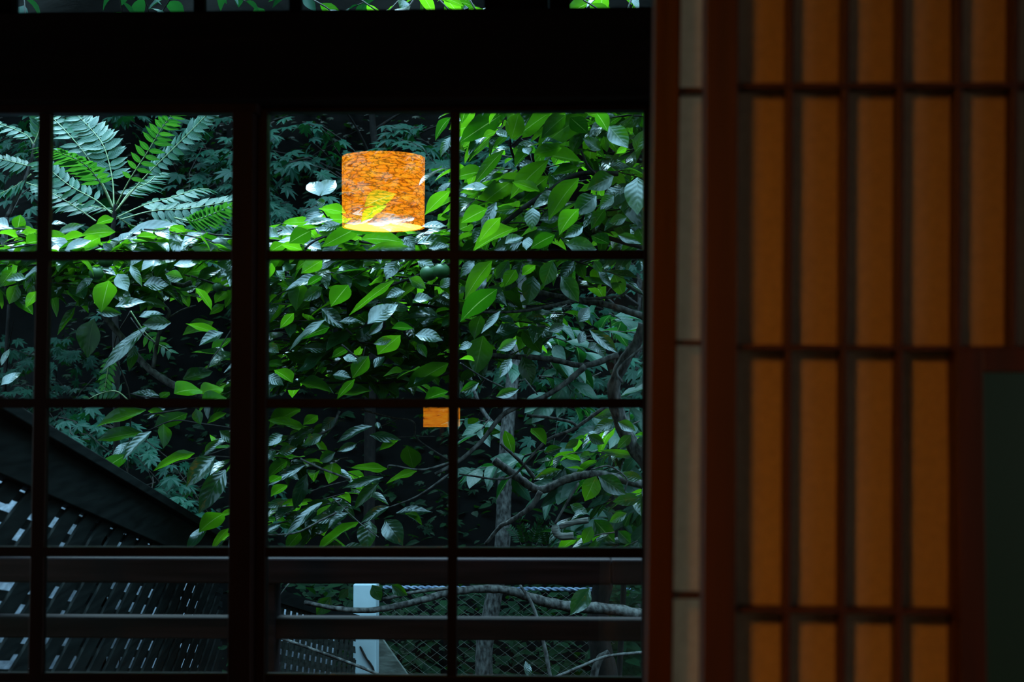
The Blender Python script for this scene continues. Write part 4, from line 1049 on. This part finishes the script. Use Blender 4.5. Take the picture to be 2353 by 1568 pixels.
maple_tree('dull green maple layered behind the pendant lamp reflection, dark branches showing', [(600, 760, 270, 360, 9, 7.8, 8.8), (600, 800, 400, 540, 14, 7.4, 8.4), (870, 1010, 290, 330, 5, 7.6, 8.2), (620, 720, 340, 420, 5, 7.6, 8.4), (1080, 1200, 290, 350, 5, 8, 9)],
           [(850, 200), (858, 300), (870, 400), (860, 600), (850, 900)], 8.9, 13, 0.085)
maple_tree('shaded maple at the far right behind the grey limbs', [(1230, 1560, 690, 800, 16, 7.6, 9.0), (1200, 1560, 800, 940, 20, 7.4, 8.8), (1400, 1560, 480, 640, 9, 8, 9)],
           [(1465, 560), (1470, 640), (1472, 760), (1460, 950)], 9.3, 10, 0.075, barkm='bark')
maple_tree('teal maple crown beyond the feathery sapling, upper left', [(-60, 540, 230, 330, 16, 8.2, 9.4), (420, 560, 330, 420, 5, 8.0, 9.0), (430, 560, 470, 580, 8, 7.2, 8.2), (-60, 120, 300, 520, 8, 7.8, 9)],
           [(560, 250), (575, 500), (570, 900)], 9.6, 9, 0.085)
maple_tree('low dark maple above the lattice fence, left panes', [(-60, 330, 760, 930, 18, 8.8, 10.2), (100, 260, 940, 1010, 9, 7.2, 8.0), (350, 540, 1010, 1160, 10, 7.4, 8.2), (400, 540, 560, 620, 4, 7.5, 8.5)],
           [(20, 700), (10, 900), (0, 1100)], 9.0, 8, 0.07)
# grey trunk standing in the right sash
mb = MB()
root = empty('grey_trunk_tree', at(1158, 2100, 7.9)); root.location.z = gz(root.location.x, root.location.y) - .05
tag(root, 'slim grey ringed tree trunk rising behind the crooked limb', 'tree')
cp = catmull([at(1215, 560, 8.3), at(1196, 700, 8.2), at(1180, 850, 8.0), at(1165, 1000, 7.9), at(1158, 1150, 7.9), at(1152, 1280, 7.9), at(1130, 1400, 7.9), at(1112, 1560, 7.9), Vector((root.location.x, root.location.y, root.location.z))], 5)
k = len(cp); mb.tube(cp, [(12 + 10 * i / (k - 1)) * 7.9 / F for i in range(k)], 14, .05)
mb.build('trunk', M['bark'], root, smooth=True)
mb = MB(); branch(mb, [(1165, 1000), (1120, 960), (1090, 900), (1070, 820)], 6, 3, 7.9, 8.0); mb.build('branch', M['bark'], root, smooth=True)
root = empty('dark_trunk_tree', at(1375, 2100, 6.6)); root.location.z = gz(root.location.x, root.location.y) - .05
tag(root, 'dark thick trunk beside the wire fence, lower right', 'tree')
mb = MB(); cp = catmull([at(1400, 1290, 6.6), at(1375, 1400, 6.6), at(1380, 1500, 6.6), at(1395, 1640, 6.6), Vector((root.location.x, root.location.y, root.location.z))], 5)
k = len(cp); mb.tube(cp, [(20 + 14 * i / (k - 1)) * 6.6 / F for i in range(k)], 12, .08)
mb.build('trunk', M['bark_dark'], root, smooth=True)
mb = MB(); branch(mb, [(1400, 1500), (1375, 1520), (1355, 1590)], 8, 10, 6.4, 6.4); mb.build('root_branch', M['bark'], root, smooth=True)

# undergrowth: uncountable leaves on the slope
mb = MB()
def small_leaf(mb, p, a, n, L):
    big_leaf(mb, p, a, n, L, L * .5, .2, .2, .02, None, 3)
cnt = 0
while cnt < 9000:
    x = rng.uniform(-4.2, 2.6); y = rng.uniform(7.2, 13.5)
    p = Vector((x, y, gz(x, y) + rng.uniform(.0, .22)))
    if x > 2.6 * (y / 8): continue
    n_ = Vector((rng.uniform(-.5, .5), rng.uniform(-.9, .2), 1))
    an = rng.uniform(0, 6.28)
    if rng.random() < .3: maple_leaf(mb, p, Vector((math.cos(an), math.sin(an), -.2)), n_, rng.uniform(.04, .07))
    else: small_leaf(mb, p, Vector((math.cos(an), math.sin(an), -.1)), n_, rng.uniform(.05, .12))
    cnt += 1
tag(mb.build('undergrowth', M['under_leaf']), 'dark low leafy undergrowth covering the slope behind the trees', 'undergrowth', kind='stuff')
mb = MB()
for i in range(2600):
    p = at(rng.uniform(600, 1560), rng.uniform(1330, 1700), rng.uniform(8.1, 9.0)); 
    if rng.random() < .35: p = at(rng.uniform(1380, 1560), rng.uniform(1330, 1600), rng.uniform(6.9, 8.5))
    if p.z < gz(p.x, p.y): continue
    an = rng.uniform(0, 6.28)
    small_leaf(mb, p, Vector((math.cos(an), math.sin(an), rng.uniform(-.5, .3))), Vector((rng.uniform(-.5, .5), -.6, 1)), rng.uniform(.05, .13))
tag(mb.build('bush', M['under_leaf']), 'tangled low bush behind the wire fence', 'bush', kind='stuff')

M['shrub_leaf'] = leaf_mat('soft_green_shrub_leaf', (0.004, 0.035, 0.018), (0.01, 0.06, 0.028), (0.006, 0.07, 0.008), (0.02, 0.13, 0.012), 0.45, 0.4, 0.35, True, 6, 0.1)
sh = empty('shrub', at(1380, 2000, 6.8)); sh.location.z = gz(sh.location.x, sh.location.y)
tag(sh, 'soft green broad-leaved shrub at the right behind the crooked limb', 'shrub')
lf = MB(); tw = Stems(lf); base_ = Vector(sh.location)
for i in range(95):
    d = rng.uniform(6.1, 7.2)
    if i < 45: p = at(rng.uniform(1340, 1560), rng.uniform(940, 1260), d)
    elif i < 75: p = at(rng.uniform(1200, 1560), rng.uniform(700, 930), d)
    else: p = at(rng.uniform(1100, 1500), rng.uniform(950, 1120), d)
    an = rng.uniform(0, 6.28)
    twig_cluster(tw, lf, p, Vector((math.cos(an), math.sin(an) * .5, rng.uniform(-.5, .2))), rng.uniform(.14, .24), rng.randint(4, 6), .15, up=Vector((0, -.35, 1)))
mb = MB()
mb.tube(catmull([base_, base_ + Vector((.05, 0, .8)), at(1440, 1150, 6.8), at(1420, 900, 6.8), at(1400, 720, 6.8)]), [.022 - .001 * i for i in range(21)], 8, .08)
mb.build('stem', M['bark_dark'], sh, smooth=True)
lf.build('foliage', [M['shrub_leaf'], M['twig']], sh, smooth=True)
# fern clump
for (x, y, lab) in ((1215, 1250, 'fern clump at the foot of the grey trunk'), (1265, 1255, 'narrow fern right of the grey trunk under the crooked limb')):
    fe = empty('fern', at(x, y + 40, 7.2)); tag(fe, lab, 'fern', 'ferns under the trees')
    fe.location.z -= .2
    for i in range(4):
        an = -1.2 + 2.4 * i / 3
        ms, ml = MB(), MB()
        frond(ms, ml, [(x, y + 50), (x + 25 * math.sin(an), y - 10), (x + 62 * math.sin(an), y - 45 - 15 * math.cos(an))], 7.2, 7.2 - .2 * math.cos(an * 3), 15, 15, 's', .02, .15, 75, 0.8)
        o = ms.build('frond', M['twig'], fe, smooth=True); ml.build('leaflets', M['under_leaf'], o, smooth=True)

# tall tree crown over the transom (seen through the top lights)
tt = empty('overhanging_tree', (-1.0, 7.6, gz(-1, 7.6) - .05))
tag(tt, 'broad leafy tree crown seen only through the transom lights above', 'tree')
mb = MB(); mb.tube(catmull([Vector((-3.4, 7.6, gz(-3.4, 7.6))), Vector((-3.5, 7.6, 2.0)), Vector((-2.6, 7.5, 4.6)), Vector((-1.0, 7.3, 5.2)), Vector((1.5, 7.2, 5.3))]), [0.16 - .005 * i for i in range(21)], 12, .06)
mb.build('trunk', M['bark_dark'], tt, smooth=True)
fl = MB(); tw = Stems(fl); fl2 = MB(); tw2 = Stems(fl2)
for i in range(60):
    d = rng.uniform(5.2, 6.6); px_ = rng.uniform(-150, 1560); p = at(px_, rng.uniform(-260, -10), d)
    twig_cluster(tw2 if px_ < 930 else tw, fl2 if px_ < 930 else fl, p, Vector((rng.uniform(-1, 1), rng.uniform(-.4, .4), -.2)), .25, 5, .14)
for i in range(7):
    d = 5.2; x = (720, 830, 950, 1010, 1080, 1340, 1450)[i]
    twig_cluster(tw, fl, at(x, 0, d), Vector((rng.uniform(-.3, .6), 0, -.3)), .2, 5, .14)
fl.build('foliage', [M['persimmon_leaf'], M['twig']], tt, smooth=True); fl2.build('foliage', [M['maple_leaf'], M['twig']], tt, smooth=True)
# dense unseen canopy, added above the slope to keep it dark
tc_ = empty('shade_canopy', (0, 12.5, gz(0, 12.5)))
tag(tc_, 'unseen leaf canopy added above the maples to shade the slope', 'tree')
mb = MB(); mb.tube([(0, 12.5, gz(0, 12.5) - .1), (0.1, 12.4, 5), (0, 12.2, 8)], [.2, .16, .1], 12); mb.build('trunk', M['bark_dark'], tc_, smooth=True)
fl = MB()
for i in range(7000):
    p = Vector((rng.uniform(-9, 9), rng.uniform(8.0, 16.5), 0)); p.z = 4.9 + max(0, p.y - 10) * .55 + rng.uniform(0, 1.8)
    an = rng.uniform(0, 6.28)
    big_leaf(fl, p, Vector((math.cos(an), math.sin(an), -.3)), Vector((rng.uniform(-.5, .5), rng.uniform(-.5, .5), 1)), rng.uniform(.35, .6), rng.uniform(.2, .34), .2, .1, .02, None, 3)
fl.build('foliage', M['under_leaf'], tc_, smooth=True)
